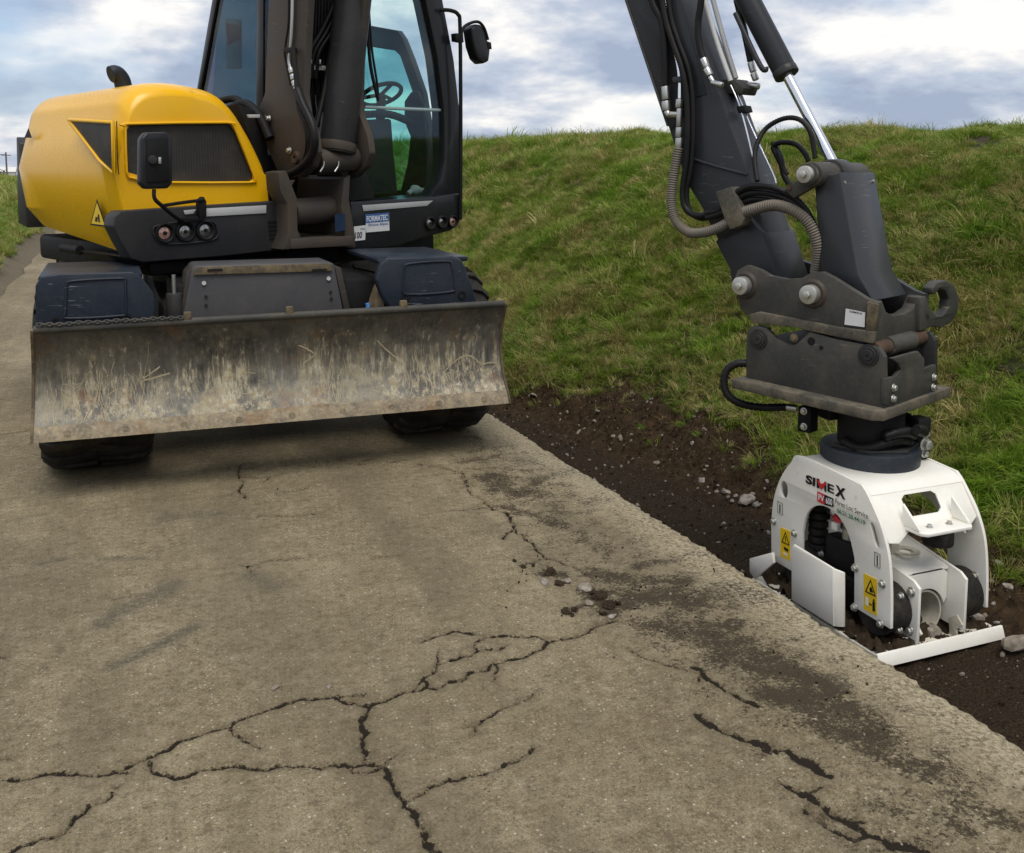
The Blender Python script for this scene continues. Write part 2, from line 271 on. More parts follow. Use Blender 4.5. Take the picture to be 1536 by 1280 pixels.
def m_grass():
    nt = newmat('turf'); P = nt.nodes.new('ShaderNodeNewGeometry').outputs['Position']; n = noise(nt, 9, 7, .7, P)
    c = mixc(nt, n, (.018, .015, .007), (.065, .052, .026)); setp(nt, Base_Color=c, Roughness=.95, Normal=bump(nt, n, .8, .05))
    nt = newmat('verge_soil'); P = nt.nodes.new('ShaderNodeNewGeometry').outputs['Position']; n = noise(nt, 9, 7, .7, P)
    c = mixc(nt, n, (.06, .046, .028), (.20, .16, .10)); setp(nt, Base_Color=c, Roughness=.95, Normal=bump(nt, n, .8, .05))
    nt = newmat('far_field'); n = noise(nt, .6, 8, .7); c = mixc(nt, n, (.035, .065, .015), (.09, .12, .035)); setp(nt, Base_Color=c, Roughness=.95)
    nt = newmat('grass'); P = nt.nodes.new('ShaderNodeNewGeometry').outputs['Position']; oi = nt.nodes.new('ShaderNodeObjectInfo'); rnd = oi.outputs['Random']
    green = mixc(nt, rnd, (.060, .160, .006), (.290, .440, .034)); green = mixc(nt, ramp(nt, noise(nt, 1.1, 4, .6, P), (.35, 0.), (.65, 1.)), green, (.190, .270, .026))
    dry = mixc(nt, rnd, (.27, .21, .06), (.56, .46, .21))
    pt = mth(nt, 'ADD', noise(nt, 1.7, 6, .66, P), mth(nt, 'MULTIPLY', mth(nt, 'SUBTRACT', rnd, .5), .34))
    c = mixc(nt, ramp(nt, pt, (.475, 0.), (.63, .9)), green, dry)
    u = attr(nt, 'blade_t'); c = mixc(nt, mth(nt, 'MULTIPLY', ramp(nt, u.outputs['Fac'], (.0, 1.), (.25, 0.)), .75), c, (.085, .065, .025))   # browner and darker towards the blade feet
    setp(nt, Base_Color=c, Roughness=.55, Specular_IOR_Level=.22)
    tr = nt.nodes.new('ShaderNodeBsdfTranslucent'); nt.links.new(c, tr.inputs[0]); mx = nt.nodes.new('ShaderNodeMixShader'); mx.inputs[0].default_value = .28
    nt.links.new(nt.bsdf.outputs[0], mx.inputs[1]); nt.links.new(tr.outputs[0], mx.inputs[2]); nt.links.new(mx.outputs[0], nt.out.inputs[0])
    nt = newmat('far_tree'); n = noise(nt, 1.2, 6, .7); setp(nt, Base_Color=mixc(nt, n, (.03, .035, .02), (.08, .075, .04)), Roughness=.9)
    nt = newmat('far_wall'); setp(nt, Base_Color=mixc(nt, noise(nt, .8), (.6, .59, .56), (.75, .74, .71)), Roughness=.8)
    nt = newmat('far_roof'); setp(nt, Base_Color=mixc(nt, noise(nt, 1.5), (.16, .07, .05), (.25, .12, .08)), Roughness=.8)
    nt = newmat('wood_pole'); setp(nt, Base_Color=mixc(nt, noise(nt, 8), (.09, .08, .07), (.18, .16, .13)), Roughness=.9)
m_grass()

# ------------------------------------------------------------------ mesh helpers
ORG = {}
def tag(o, label=None, cat=None, group=None, kind=None):
    for k, v in (('label', label), ('category', cat), ('group', group), ('kind', kind)):
        if v: o[k] = v
    return o
def thing(name, loc, label, cat, group=None):
    o = bpy.data.objects.new(name, None); COL.objects.link(o); o.location = loc; o.empty_display_size = .1
    ORG[o] = np.array(loc, float); return tag(o, label, cat, group)
def catmull(pts, k):
    pts = [np.array(p, float) for p in pts]
    if len(pts) < 3 or k <= 1: return pts
    P = [2*pts[0]-pts[1]] + pts + [2*pts[-1]-pts[-2]]; o = []
    for i in range(1, len(P)-2):
        for j in range(k):
            t = j/k; p0, p1, p2, p3 = P[i-1:i+3]
            o.append(.5*((2*p1)+(-p0+p2)*t+(2*p0-5*p1+4*p2-p3)*t*t+(-p0+3*p1-3*p2+p3)*t**3))
    o.append(pts[-1]); return o
def resample(pts, step):
    pts = np.array(pts); d = np.r_[0, np.cumsum(np.linalg.norm(np.diff(pts, axis=0), axis=1))]; n = max(3, int(d[-1]/step)+1); s = np.linspace(0, d[-1], n)
    return [np.array([np.interp(t, d, pts[:, i]) for i in range(3)]) for t in s]
class MB:
    def __init__(s): s.v = []; s.f = []
    def raw(s, v, f):
        o = len(s.v); s.v += [tuple(map(float, p)) for p in v]; s.f += [tuple(i+o for i in q) for q in f]; return s
    def prism(s, pts, vec, holes=()):
        loops = [[np.array(p, float) for p in pts]] + [[np.array(p, float) for p in h] for h in holes]; vec = np.array(vec, float)
        n = [len(l) for l in loops]; tot = sum(n); fl = [p for l in loops for p in l]
        # a front cap as one n-gon when simple, else triangles
        if not holes and n[0] <= 4: cap = [tuple(range(n[0]))]
        else: cap = [tuple(t) for t in tessellate_polygon([[Vector(p) for p in l] for l in loops])]
        o = len(s.v); s.v += [tuple(p) for p in fl] + [tuple(p+vec) for p in fl]
        s.f += [tuple(i+o for i in t) for t in cap] + [tuple(i+o+tot for i in reversed(t)) for t in cap]
        k = 0
        for m in n:
            for i in range(m):
                a, b = k+i, k+(i+1) % m; s.f.append((o+a, o+a+tot, o+b+tot, o+b))
            k += m
        return s
    def box(s, c, hx, hy, hz):      # centre, three half-axis vectors
        c, hx, hy, hz = (np.array(q, float) for q in (c, hx, hy, hz))
        return s.prism([c-hx-hy-hz, c+hx-hy-hz, c+hx+hy-hz, c-hx+hy-hz], 2*hz)
    def wbox(s, x0, x1, y0, y1, z0, z1): return s.box(((x0+x1)/2, (y0+y1)/2, (z0+z1)/2), ((x1-x0)/2, 0, 0), (0, (y1-y0)/2, 0), (0, 0, (z1-z0)/2))
    def ubox(s, a0, a1, b0, b1, z0, z1): return s.box(U((a0+a1)/2, (b0+b1)/2, (z0+z1)/2), FV*(a1-a0)/2, LV*(b1-b0)/2, ZV*(z1-z0)/2)
    def tube(s, pts, r, n=10, k=6, rib=None, cap=True):
        P = catmull(pts, k)
        if rib: P = resample(P, rib/2)
        m = len(P); P = [np.array(p) for p in P]; T = [P[min(i+1, m-1)]-P[max(i-1, 0)] for i in range(m)]; T = [t/(np.linalg.norm(t)+1e-9) for t in T]
        u = np.cross(T[0], [0, 0, 1.]);
        if np.linalg.norm(u) < 1e-3: u = np.cross(T[0], [1., 0, 0])
        o = len(s.v)
        for i in range(m):
            u = u - T[i]*np.dot(u, T[i]); u /= np.linalg.norm(u)+1e-9; vv = np.cross(T[i], u)
            rr = r[min(i*len(r)//m, len(r)-1)] if isinstance(r, (list, tuple)) else r
            if rib: rr = rr*(1.0 if i % 2 else .84)
            s.v += [tuple(P[i]+rr*(math.cos(2*math.pi*j/n)*u+math.sin(2*math.pi*j/n)*vv)) for j in range(n)]
        for i in range(m-1):
            for j in range(n):
                a, b = o+i*n+j, o+i*n+(j+1) % n; s.f.append((a, b, b+n, a+n))
        if cap: s.f.append(tuple(o+j for j in reversed(range(n)))); s.f.append(tuple(o+(m-1)*n+j for j in range(n)))
        return s
    def cyl(s, p0, p1, r, n=24, r1=None):
        p0, p1 = np.array(p0, float), np.array(p1, float); t = p1-p0; t /= np.linalg.norm(t); u = np.cross(t, [0, 0, 1.])
        if np.linalg.norm(u) < 1e-3: u = np.cross(t, [1., 0, 0])
        u /= np.linalg.norm(u); v = np.cross(t, u); o = len(s.v); r1 = r if r1 is None else r1
        for p, q in ((p0, r), (p1, r1)): s.v += [tuple(p+q*(math.cos(2*math.pi*j/n)*u+math.sin(2*math.pi*j/n)*v)) for j in range(n)]
        for j in range(n): s.f.append((o+j, o+(j+1) % n, o+n+(j+1) % n, o+n+j))
        s.f.append(tuple(o+j for j in reversed(range(n)))); s.f.append(tuple(o+n+j for j in range(n))); return s
    def lathe(s, p, ax, prof, n=48):    # profile of (distance along the axis, radius), closed loop
        p, ax = np.array(p, float), np.array(ax, float); u = np.cross(ax, [0, 0, 1.])
        if np.linalg.norm(u) < 1e-3: u = np.cross(ax, [1., 0, 0])
        u /= np.linalg.norm(u); v = np.cross(ax, u); o = len(s.v); m = len(prof)
        for j in range(n):
            d = math.cos(2*math.pi*j/n)*u+math.sin(2*math.pi*j/n)*v; s.v += [tuple(p+ax*x+d*r) for x, r in prof]
        for j in range(n):
            for i in range(m):
                s.f.append((o+j*m+i, o+j*m+(i+1) % m, o+((j+1) % n)*m+(i+1) % m, o+((j+1) % n)*m+i))
        return s
    def hexbolt(s, p, ax, r, h, washer=True):
        p, ax = np.array(p, float), np.array(ax, float)
        if washer: s.cyl(p, p+ax*h*.25, r*1.35, 16)
        s.cyl(p+ax*h*.24, p+ax*h, r, 6, r*.95); return s
    def make(s, name, mat, parent=None, bevel=0., seg=2, smooth=35, kind=None, label=None):
        org = ORG.get(parent, np.zeros(3)); me = bpy.data.meshes.new(name)
        me.from_pydata([tuple(np.array(p)-org) for p in s.v], [], s.f); bm = bmesh.new(); bm.from_mesh(me)
        bmesh.ops.recalc_face_normals(bm, faces=bm.faces)
        if bevel:
            bmesh.ops.remove_doubles(bm, verts=bm.verts, dist=1e-5)
            es = [e for e in bm.edges if len(e.link_faces) == 2 and e.calc_face_angle(0) > rad(28)]
            bmesh.ops.bevel(bm, geom=es, offset=bevel, segments=seg, profile=.5, affect='EDGES', clamp_overlap=True)
        bm.to_mesh(me); bm.free(); me.materials.append(MATS[mat])
        if smooth:
            me.polygons.foreach_set('use_smooth', [True]*len(me.polygons)); me.set_sharp_from_angle(angle=rad(smooth))
        o = bpy.data.objects.new(name, me); COL.objects.link(o); ORG[o] = org
        if parent is not None: o.parent = parent
        if kind: o['kind'] = kind
        if label: o['label'] = label
        return o
def pxA(a, *pts): return [A(x, y, a) for x, y in pts]
def pxB(b, *pts): return [B(x, y, b) for x, y in pts]
def pxX(X, *pts): return [GX(x, y, X) for x, y in pts]
def pxY(Y, *pts): return [GY(x, y, Y) for x, y in pts]
def plate(name, mat, parent, pts, vec, bevel=.006, holes=(), **k): return MB().prism(pts, vec, holes).make(name, mat, parent, bevel, **k)
def hose(name, mat, parent, pts, r, rib=None, n=10, k=6): return MB().tube(pts, r, n, k, rib).make(name, mat, parent, smooth=60)
def text(name, s, p0, p1, ptop, mat, parent, bold=.0, nrm=None):
    """text from p0 to p1 along the baseline, cap height reaching ptop (a point above p0)"""
    cu = bpy.data.curves.new('t', 'FONT'); cu.body = s; cu.size = 1; cu.offset = bold; cu.fill_mode = 'FRONT'; cu.resolution_u = 3
    to = bpy.data.objects.new('t', cu); COL.objects.link(to); bpy.context.view_layer.update()
    me = bpy.data.meshes.new_from_object(to.evaluated_get(bpy.context.evaluated_depsgraph_get())); bpy.data.objects.remove(to)
    v = np.array([x.co[:] for x in me.vertices]); lo, hi = v.min(0), v.max(0); p0, p1, pt = (np.array(q, float) for q in (p0, p1, ptop))
    org = ORG.get(parent, np.zeros(3))
    for x in me.vertices:
        a, b = (x.co[0]-lo[0])/(hi[0]-lo[0]), (x.co[1]-lo[1])/(hi[1]-lo[1]); x.co = Vector(p0+(p1-p0)*a+(pt-p0)*b-org)
    me.materials.append(MATS[mat]); o = bpy.data.objects.new(name, me); COL.objects.link(o); o.parent = parent; ORG[o] = org; return o

# ------------------------------------------------------------------ numpy value noise
def vnoise(x, y, seed=0):
    xi, yi = np.floor(x).astype(np.int64), np.floor(y).astype(np.int64); xf, yf = x-xi, y-yi
    def h(i, j):
        n = (i*374761393+j*668265263+seed*974634777) & 0x7fffffff; n = (n ^ (n >> 13))*1274126177 & 0x7fffffff; return ((n ^ (n >> 16)) & 0xffff)/65535.
    u, v = xf*xf*(3-2*xf), yf*yf*(3-2*yf)
    return (h(xi, yi)*(1-u)+h(xi+1, yi)*u)*(1-v)+(h(xi, yi+1)*(1-u)+h(xi+1, yi+1)*u)*v
def fbm(x, y, sc_, oct_=4, seed=0, g=.5):
    a, s, t = 1., 0., 0.
    for i in range(oct_): s = s+a*(vnoise(x*sc_, y*sc_, seed+i)-.5); t += a; a *= g; sc_ *= 2.03
    return s/t
def grid(name, xs, ys, zf, mat, attrs=None, kind='structure'):
    X, Y = np.meshgrid(xs, ys); Z = zf(X, Y); nx, ny = len(xs), len(ys)
    me = bpy.data.meshes.new(name); co = np.stack([X, Y, Z], -1).reshape(-1, 3).astype(np.float32)
    i = np.arange(nx*ny).reshape(ny, nx); q = np.stack([i[:-1, :-1], i[:-1, 1:], i[1:, 1:], i[1:, :-1]], -1).reshape(-1)
    me.vertices.add(len(co)); me.vertices.foreach_set('co', co.ravel()); me.loops.add(len(q)); me.loops.foreach_set('vertex_index', q)
    me.polygons.add(len(q)//4); me.polygons.foreach_set('loop_start', np.arange(0, len(q), 4)); me.update(calc_edges=True)
    me.polygons.foreach_set('use_smooth', np.ones(len(q)//4, bool))
    for k, v in (attrs or {}).items(): me.attributes.new(k, 'FLOAT', 'POINT').data.foreach_set('value', v(X, Y).ravel().astype(np.float32))
    me.materials.append(MATS[mat]); o = bpy.data.objects.new(name, me); COL.objects.link(o); o['kind'] = kind; return o

# ------------------------------------------------------------------ the lie of the land
XR, XL = 2.36, -1.36                                   # edges of the concrete track
def shiftx(Y): return np.clip((Y-4.5)*.12, -.12, .42)  # the trench narrows away from us
PX_ = [2.0, 2.35, 3.05, 3.3, 3.55, 3.9, 4.5, 5.4, 6.2, 6.9, 7.8, 10, 30, 120, 2000]
PZ_ = [-.25, -.245, -.24, -.18, -.04, .16, .56, 1.20, 1.68, 1.95, 2.0, 1.85, .9, -.4, -1.2]
def land(X, Y):
    Xs = X+np.where(X > 2.4, np.minimum((X-2.4)*1.2, 1)*shiftx(Y), 0)
    Z = np.interp(Xs, PX_, PZ_)
    m = np.clip((X-3.3)/1.5, 0, 1)
    Z = Z + m*np.clip((Y-6)*.012, 0, .22)
    Z = Z + m*(fbm(X, Y, .55, 4, 3)*.24 + fbm(X, Y, 2.4, 3, 9)*.15)
    br = np.clip((Xs-3.0)/.3, 0, 1)*np.clip((4.3-Xs)/.5, 0, 1)
    Z = Z + br*(fbm(X, Y, 5, 5, 21)*.15) + np.where((X > 2.2) & (X < 4.5), fbm(X, Y, 16, 4, 31, .65)*(.040+.07*br), 0)
    L = np.interp(-X, [1.3, 1.5, 1.9, 2.6, 4, 8, 40, 2000], [-.04, .03, .24, .62, 1.0, 1.2, .7, -1.2])
    L = L + np.clip((-X-1.5)/1, 0, 1)*fbm(X, Y, .6, 4, 5)*.3 + fbm(X, Y, 9, 3, 6)*.03
    Z = np.where(X < .5, L, Z)
    return np.where((X > XL+.12) & (X < XR-.06), -.26, Z)
def brown(X, Y):
    Xs = X+shiftx(Y); return np.clip((Xs-2.95)/.4, 0, 1)
def spaced(*segs):
    o = []
    for a, b, d in segs: o += list(np.arange(a, b-1e-6, d))
    return np.array(o+[segs[-1][1]])
grid('trench', spaced((2.2, 4.6, .017)), spaced((.8, 10, .017), (10, 16, .05)), land, 'soil', {'brown': brown})
grid('bank', spaced((4.6, 8, .08), (8, 14, .4), (14, 40, 3), (40, 600, 60)), spaced((-12, 0, .6), (0, 24, .08), (24, 60, .5), (60, 200, 5), (200, 1500, 100)), land, 'turf')
grid('verge', spaced((-600, -40, 60), (-40, -10, 2), (-10, -4, .25), (-4, -1.2, .07)), spaced((-12, 6, .6), (6, 40, .12), (40, 120, 1), (120, 300, 8), (300, 1500, 100)), land, 'verge_soil')
grid('trench_end', spaced((2.2, 4.6, .1)), spaced((16, 60, .4), (60, 300, 5)), land, 'turf')
grid('trench_start', spaced((2.2, 4.6, .1)), spaced((-12, .8, .2)), land, 'soil', {'brown': brown})
grid('ground', np.array([-3000., 3000.]), np.array([-300., 4000.]), lambda X, Y: X*0-1.6, 'far_field')

# the concrete track with its cracks
def px_g(pts): return np.array([GZ(x, y)[:2] for x, y in pts])
CR = [
 (.011, [(0,1168),(30,1170),(75,1160),(130,1163),(215,1140),(260,1118),(300,1102),(345,1090),(400,1065),(440,1052),(500,1045),(520,1055),(555,1058),(600,1040),(639,1030),(672,1023),(693,1021),(711,1007),(732,1005),(743,994),(772,989),(800,978),(822,962),(851,957),(883,946),(897,937),(933,932)]),
 (.010, [(639,1030),(632,1018),(654,1000),(661,994),(693,984),(718,975),(757,969)]),
 (.009, [(718,975),(713,964),(725,957),(761,953),(800,953),(818,960)]),
 (.009, [(632,962),(661,953),(686,946),(711,951)]), (.006, [(743,994),(742,1010),(740,1022)]), (.006, [(654,1000),(657,975)]),
 (.013, [(555,1058),(548,1075),(550,1100),(545,1145)]),
 (.010, [(225,1143),(240,1162),(265,1168),(300,1155),(350,1148),(400,1155),(430,1148),(470,1150),(520,1148),(550,1145),(575,1150)]), (.006, [(520,1148),(530,1158),(560,1157),(575,1150)]),
 (.014, [(575,1150),(590,1180),(605,1200),(620,1215),(640,1245),(655,1290)]), (.007, [(575,1150),(597,1130)]),
 (.009, [(610,1202),(645,1180),(700,1165),(760,1145),(800,1122)]),
 (.008, [(-20,1285),(30,1270),(60,1258),(95,1250),(110,1230),(135,1208),(170,1185),(185,1176)]),
 (.006, [(695,1092),(725,1078),(745,1068),(775,1055),(800,1040)]), (.005, [(712,1090),(714,1100),(702,1108)]),
 (.022, [(1047,1073),(1070,1090),(1100,1102),(1130,1112),(1180,1125),(1200,1142),(1220,1150),(1245,1165)]),
 (.020, [(1168,1172),(1180,1180),(1200,1190),(1225,1205),(1245,1222),(1270,1232),(1300,1252),(1325,1258),(1390,1282)]), (.018, [(1225,1230),(1245,1245),(1280,1262),(1320,1258)]),
 (.006, [(938,970),(975,988),(1010,998),(1045,1008)]), (.013, [(1040,1000),(1055,1012),(1075,1025),(1100,1040),(1135,1058)]),
 (.010, [(755,768),(770,790),(800,815),(812,830),(825,838),(845,845),(880,862)]), (.010, [(770,790),(755,808)]), (.006, [(780,848),(810,838),(825,838)]),
 (.008, [(660,768),(700,765),(725,760),(755,768)]), (.007, [(625,695),(660,700),(690,710),(700,722),(712,730)]), (.007, [(690,708),(705,740),(740,765)]),
 (.008, [(362,697),(358,712),(362,730),(370,748)]), (.007, [(356,714),(395,716),(428,710)]), (.006, [(395,722),(400,716)]), (.007, [(410,735),(430,737),(460,732)]),
 (.007, [(376,778),(390,772),(430,774),(475,770)]), (.007, [(360,848),(380,848),(405,840),(430,840),(468,834)]), (.005, [(40,775),(70,770)]),
 (.007, [(345,1090),(360,1105),(390,1122)]), (.006, [(0,652),(30,648),(50,645)]), (.005, [(560,838),(600,832)]), (.006, [(500,1045),(540,1042)]),
 (.005, [(0,1138),(20,1140)]), (.006, [(0,985),(8,988)]),
]
SOIL = [(.16, 1., [(735,715),(760,735),(800,740)]), (.10, .8, [(800,725),(870,700)]), (.10, .9, [(760,760),(850,790)]), (.14, .95, [(890,860),(960,880),(1020,870)]), (.06, .9, [(955,850),(1060,828)]),
 (.20, 1., [(930,900),(1000,890),(1060,900),(1110,890)]), (.20, .95, [(1000,940),(1080,940)]), (.24, 1.05, [(1090,970),(1180,1010),(1240,1050)]), (.16, 1.1, [(1180,1040),(1250,1080),(1300,1100)]), (.12, .85, [(1330,1130),(1420,1180),(1500,1230)]),
 (.06, 1.2, [(880,885),(905,905),(920,920)]), (.05, 1.1, [(815,860),(845,862)]), (.04, .8, [(850,915),(880,905)]), (.15, .55, [(360,700),(600,690)]), (.10, .7, [(690,640),(740,690)])]
SCUFF = [(.045, .8, [(150,940),(175,920)]), (.06, .8, [(190,915),(260,880)]), (.035, .9, [(175,1000),(230,975),(290,940)]), (.07, .6, [(380,865),(410,880)]), (.03, .7, [(160,838),(210,836)]), (.025, .7, [(60,845),(95,838)]), (.06, .5, [(250,775),(330,770)])]
def seg_field(X, Y, items, soft):
    out = np.zeros_like(X) if soft else np.full_like(X, .06); wid = np.zeros_like(X); todo = [(it[0], it[1] if soft else 1., px_g(it[-1])) for it in items]
    if not soft:                                        # jagged course: subdivide, wander sideways, throw short spurs
        jag = []
        for r, amp, P in todo:
            Q = [P[0]]; wv = 0.
            for a, b in zip(P[:-1], P[1:]):
                d = (b-a); ln = np.linalg.norm(d); n = max(1, int(ln/.022)); nn = np.array([-d[1], d[0]])/(ln+1e-9)
                for k in range(1, n+1):
                    wv = .6*wv+rng.normal(0, .0068); Q.append(a+d*k/n+(nn*wv if k < n else 0))
                    if rng.random() < .055:
                        t = rng.uniform(.4, 1.2)*rng.choice((-1, 1)); u = d/(ln+1e-9); v = np.array([u[0]*math.cos(t)-u[1]*math.sin(t), u[0]*math.sin(t)+u[1]*math.cos(t)]); S = [Q[-1]]
                        for _ in range(rng.integers(2, 5)): S.append(S[-1]+v*.02+rng.normal(0, .006, 2))
                        jag.append((r*.45, 1., np.array(S)))
            jag.append((r, 1., np.array(Q)))
        todo = jag
    for r, amp, P in todo:
        m = r*2.2+.02 if soft else .06
        for a, b in zip(P[:-1], P[1:]):
            rr = r if soft else r*(.24+.66*rng.random())
            i0, i1 = np.searchsorted(X[0], [min(a[0], b[0])-m, max(a[0], b[0])+m]); j0, j1 = np.searchsorted(Y[:, 0], [min(a[1], b[1])-m, max(a[1], b[1])+m])
            if i1 <= i0 or j1 <= j0: continue
            x, y = X[j0:j1, i0:i1], Y[j0:j1, i0:i1]; d = b-a; t = np.clip(((x-a[0])*d[0]+(y-a[1])*d[1])/(d@d+1e-12), 0, 1)
            D = np.hypot(x-a[0]-t*d[0], y-a[1]-t*d[1]); sl = (slice(j0, j1), slice(i0, i1))
            if soft: out[sl] = np.maximum(out[sl], amp*np.exp(-(D/rr)**2*1.1))
            else: cl = D < out[sl]; wid[sl] = np.where(cl, rr, wid[sl]); out[sl] = np.minimum(out[sl], D)
    return out if soft else (out, wid)
xs = spaced((XL, XR, .0078)); ys = spaced((.9, 4.4, .0078), (4.4, 7.6, .012), (7.6, 12, .1), (12, 60, 1), (60, 320, 8))
xs[-1] = XR
Xg, Yg = np.meshgrid(xs, ys)
f_cd, f_cw = seg_field(Xg, Yg, CR, False); f_cr = np.clip(1-f_cd/np.maximum(f_cw*1.3, .004), 0, 1); f_so = seg_field(Xg, Yg, SOIL, True); f_sc = seg_field(Xg, Yg, SCUFF, True)
edge_w = .05*fbm(Yg, Yg*0, 5, 5, 40, .6)+.022*fbm(Yg, Yg*0, 36, 3, 41)
def road_z(X, Y):
    rim = np.clip((X-(XR-.10))/.10, 0, 1)
    return fbm(X, Y, 1.1, 3, 50)*.012+fbm(X, Y, 18, 3, 51)*.0025-f_cr*.012-rim**4*.008-rim**2*np.abs(fbm(X, Y, 24, 3, 52))*.02
rd = grid('road', xs, ys, road_z, 'concrete', {'cdist': lambda X, Y: f_cd, 'cwid': lambda X, Y: f_cw, 'soil': lambda X, Y: np.maximum(f_so, (.62+.6*fbm(X, Y, 1.3, 4, 60))*np.clip((X-1.2)/.7, 0, 1)*np.clip((2.5-X)/.3, .5, 1)*np.clip((6.2-Y)/1, 0, 1)), 'scuff': lambda X, Y: f_sc,
     'rim': lambda X, Y: np.clip((X-(XR-.28))/.2, 0, 1)*np.clip((9-Y)/3, 0, 1)})
me = rd.data                                            # ragged broken edge on the trench side, and the slab's side faces
co = np.empty(len(me.vertices)*3, np.float32); me.vertices.foreach_get('co', co); co = co.reshape(len(ys), len(xs), 3)
wgt = np.clip((Xg-(XR-.06))/.06, 0, 1); co[:, :, 0] += (edge_w*wgt).astype(np.float32)
wl_ = np.clip((XL+.2-Xg)/.2, 0, 1); co[:, :, 0] += (wl_*fbm(Yg, Yg*0, 2.2, 4, 44)*.22).astype(np.float32)
me.vertices.foreach_set('co', co.ravel()); me.update()
e = co[:, -1, :]; mb = MB(); n = len(e)
mb.raw(list(e)+[p-np.array([-.012, 0, .10]) for p in e]+[p-np.array([.02, 0, .32]) for p in e], [(i, i+1, n+i+1, n+i) for i in range(n-1)]+[(n+i, n+i+1, 2*n+i+1, 2*n+i) for i in range(n-1)])
so = mb.make('slab_edge', 'concrete', smooth=70); so.parent = rd

# ================================================================== the wheeled excavator
EX = thing('wheeled_excavator', (SW[0], SW[1], 0), 'yellow and dark grey wheeled excavator with a dozer blade standing on the concrete track', 'excavator')
# --- engine hood: a loft along the machine's length
HO = [(-.235, 1.44), (-.257, 1.649), (-.315, 1.79), (-.395, 1.93), (-.485, 2.05), (-.60, 2.125), (-.80, 2.155), (-.97, 2.15), (-1.08, 2.115), (-1.15, 2.04), (-1.175, 1.96)]
HO = [tuple(p[:2]) for p in catmull([(b_, z_, 0) for b_, z_ in HO], 6)]+[(-1.252, 1.68), (-1.215, 1.40), (-1.12, 1.14), (-.6, 1.12)]
def hsec(a):
    d = 0.
    if a < -.62: t = min(-.62-a, .40); d = .42-math.sqrt(.42**2-t*t)
    if a > .64: t = min(a-.64, .179); d = .18-math.sqrt(.18**2-t*t)
    o = []
    for b, z in HO:
        bb, zz = b, z
        if z < 1.35: zz = z+max(0, .9-a)*.085
        cb, cz = -.75, 1.62
        bb += -np.sign(bb-cb)*min(abs(bb-cb), d*((.15 if a > 0 else .8) if bb < cb else (.25 if a > 0 else .9))); zz += -np.sign(zz-cz)*min(abs(zz-cz), d*(.55 if zz > cz else .1))
        o.append(U(a, bb, zz))
    return o
secs = [hsec(a) for a in [-.62-.40*math.sin(t) for t in np.linspace(math.pi/2, 0, 12)]+[-.3, 0, .4]+[.64+.1785*math.sin(t) for t in np.linspace(0, math.pi/2, 13)]]
mb = MB(); n = len(HO); mb.raw([p for s in secs for p in s], [(i*n+j, i*n+(j+1) % n, (i+1)*n+(j+1) % n, (i+1)*n+j) for i in range(len(secs)-1) for j in range(n)]+[tuple(range(n))])
hole = pxA(.819, (188,190),(192,186),(340,184),(348,188),(354,196),(381,262),(381,270),(374,274),(255,274),(218,271),(198,267),(190,258))
hl = [np.array(p) for p in hole]+[np.array(hole[0])]; D = np.array([p+(q-p)*t for p, q in zip(hl[:-1], hl[1:]) for t in np.linspace(0, 1, 40, endpoint=False)])
hc = D.mean(0); ang = np.arctan2((D-hc)@ZV, (D-hc)@LV)
ri = []
for p in secs[-1]:
    t = math.atan2((p-hc)@ZV, (p-hc)@LV); ri.append(D[np.argmin(np.abs(np.angle(np.exp(1j*(ang-t)))))])
o0 = (len(secs)-1)*n; o1 = len(mb.v); mb.v += [tuple(p) for p in ri]+[tuple(p-FV*.03) for p in ri]
mb.f += [(o0+j, o0+(j+1) % n, o1+(j+1) % n, o1+j) for j in range(n)]+[(o1+j, o1+(j+1) % n, o1+n+(j+1) % n, o1+n+j) for j in range(n)]
hood = mb.make('engine_hood', 'yellow', EX, smooth=23)
plate('grille', 'grille', EX, [p-FV*.022 for p in hole], -FV*.02, 0)
mb = MB(); L = pxA(.826, (188,190),(192,186),(340,184),(348,188),(354,196),(381,262),(381,270),(374,274),(255,274),(218,271),(198,267),(190,258)); L.append(L[0]); mb.tube(L, .008, 8, 2); mb.make('grille_rim', 'yellow', hood, smooth=60)
q = pxB(-1.258, (103,180),(169,184),(171,260),(150,242))
plate('side_grille', 'grille', EX, q, LV*.012, .002)
mb = MB(); mb.tube([*q, q[0]], .011, 8, 1); mb.make('side_grille_rim', 'yellow', hood, smooth=60)
# seams of the hood
mb = MB(); mb.tube(pxB(-1.262, (175,182),(176,228),(178,262)), .003, 6); mb.make('seam', 'black', hood)
# exhaust stack
p = U(.1, -.86, 2.10); mb = MB(); mb.tube([p, p+ZV*.06, p+ZV*.115-LV*.012, p+ZV*.15-LV*.045, p+ZV*.142-LV*.08], .052, 16); mb.cyl(p, p+ZV*.015, .10, 20); mb.make('exhaust_pipe', 'ring_blue', EX)
mb = MB().cyl(p+ZV*.018, p+ZV*.026, .115, 24); mb.make('exhaust_collar', 'dark_paint', EX, .003)
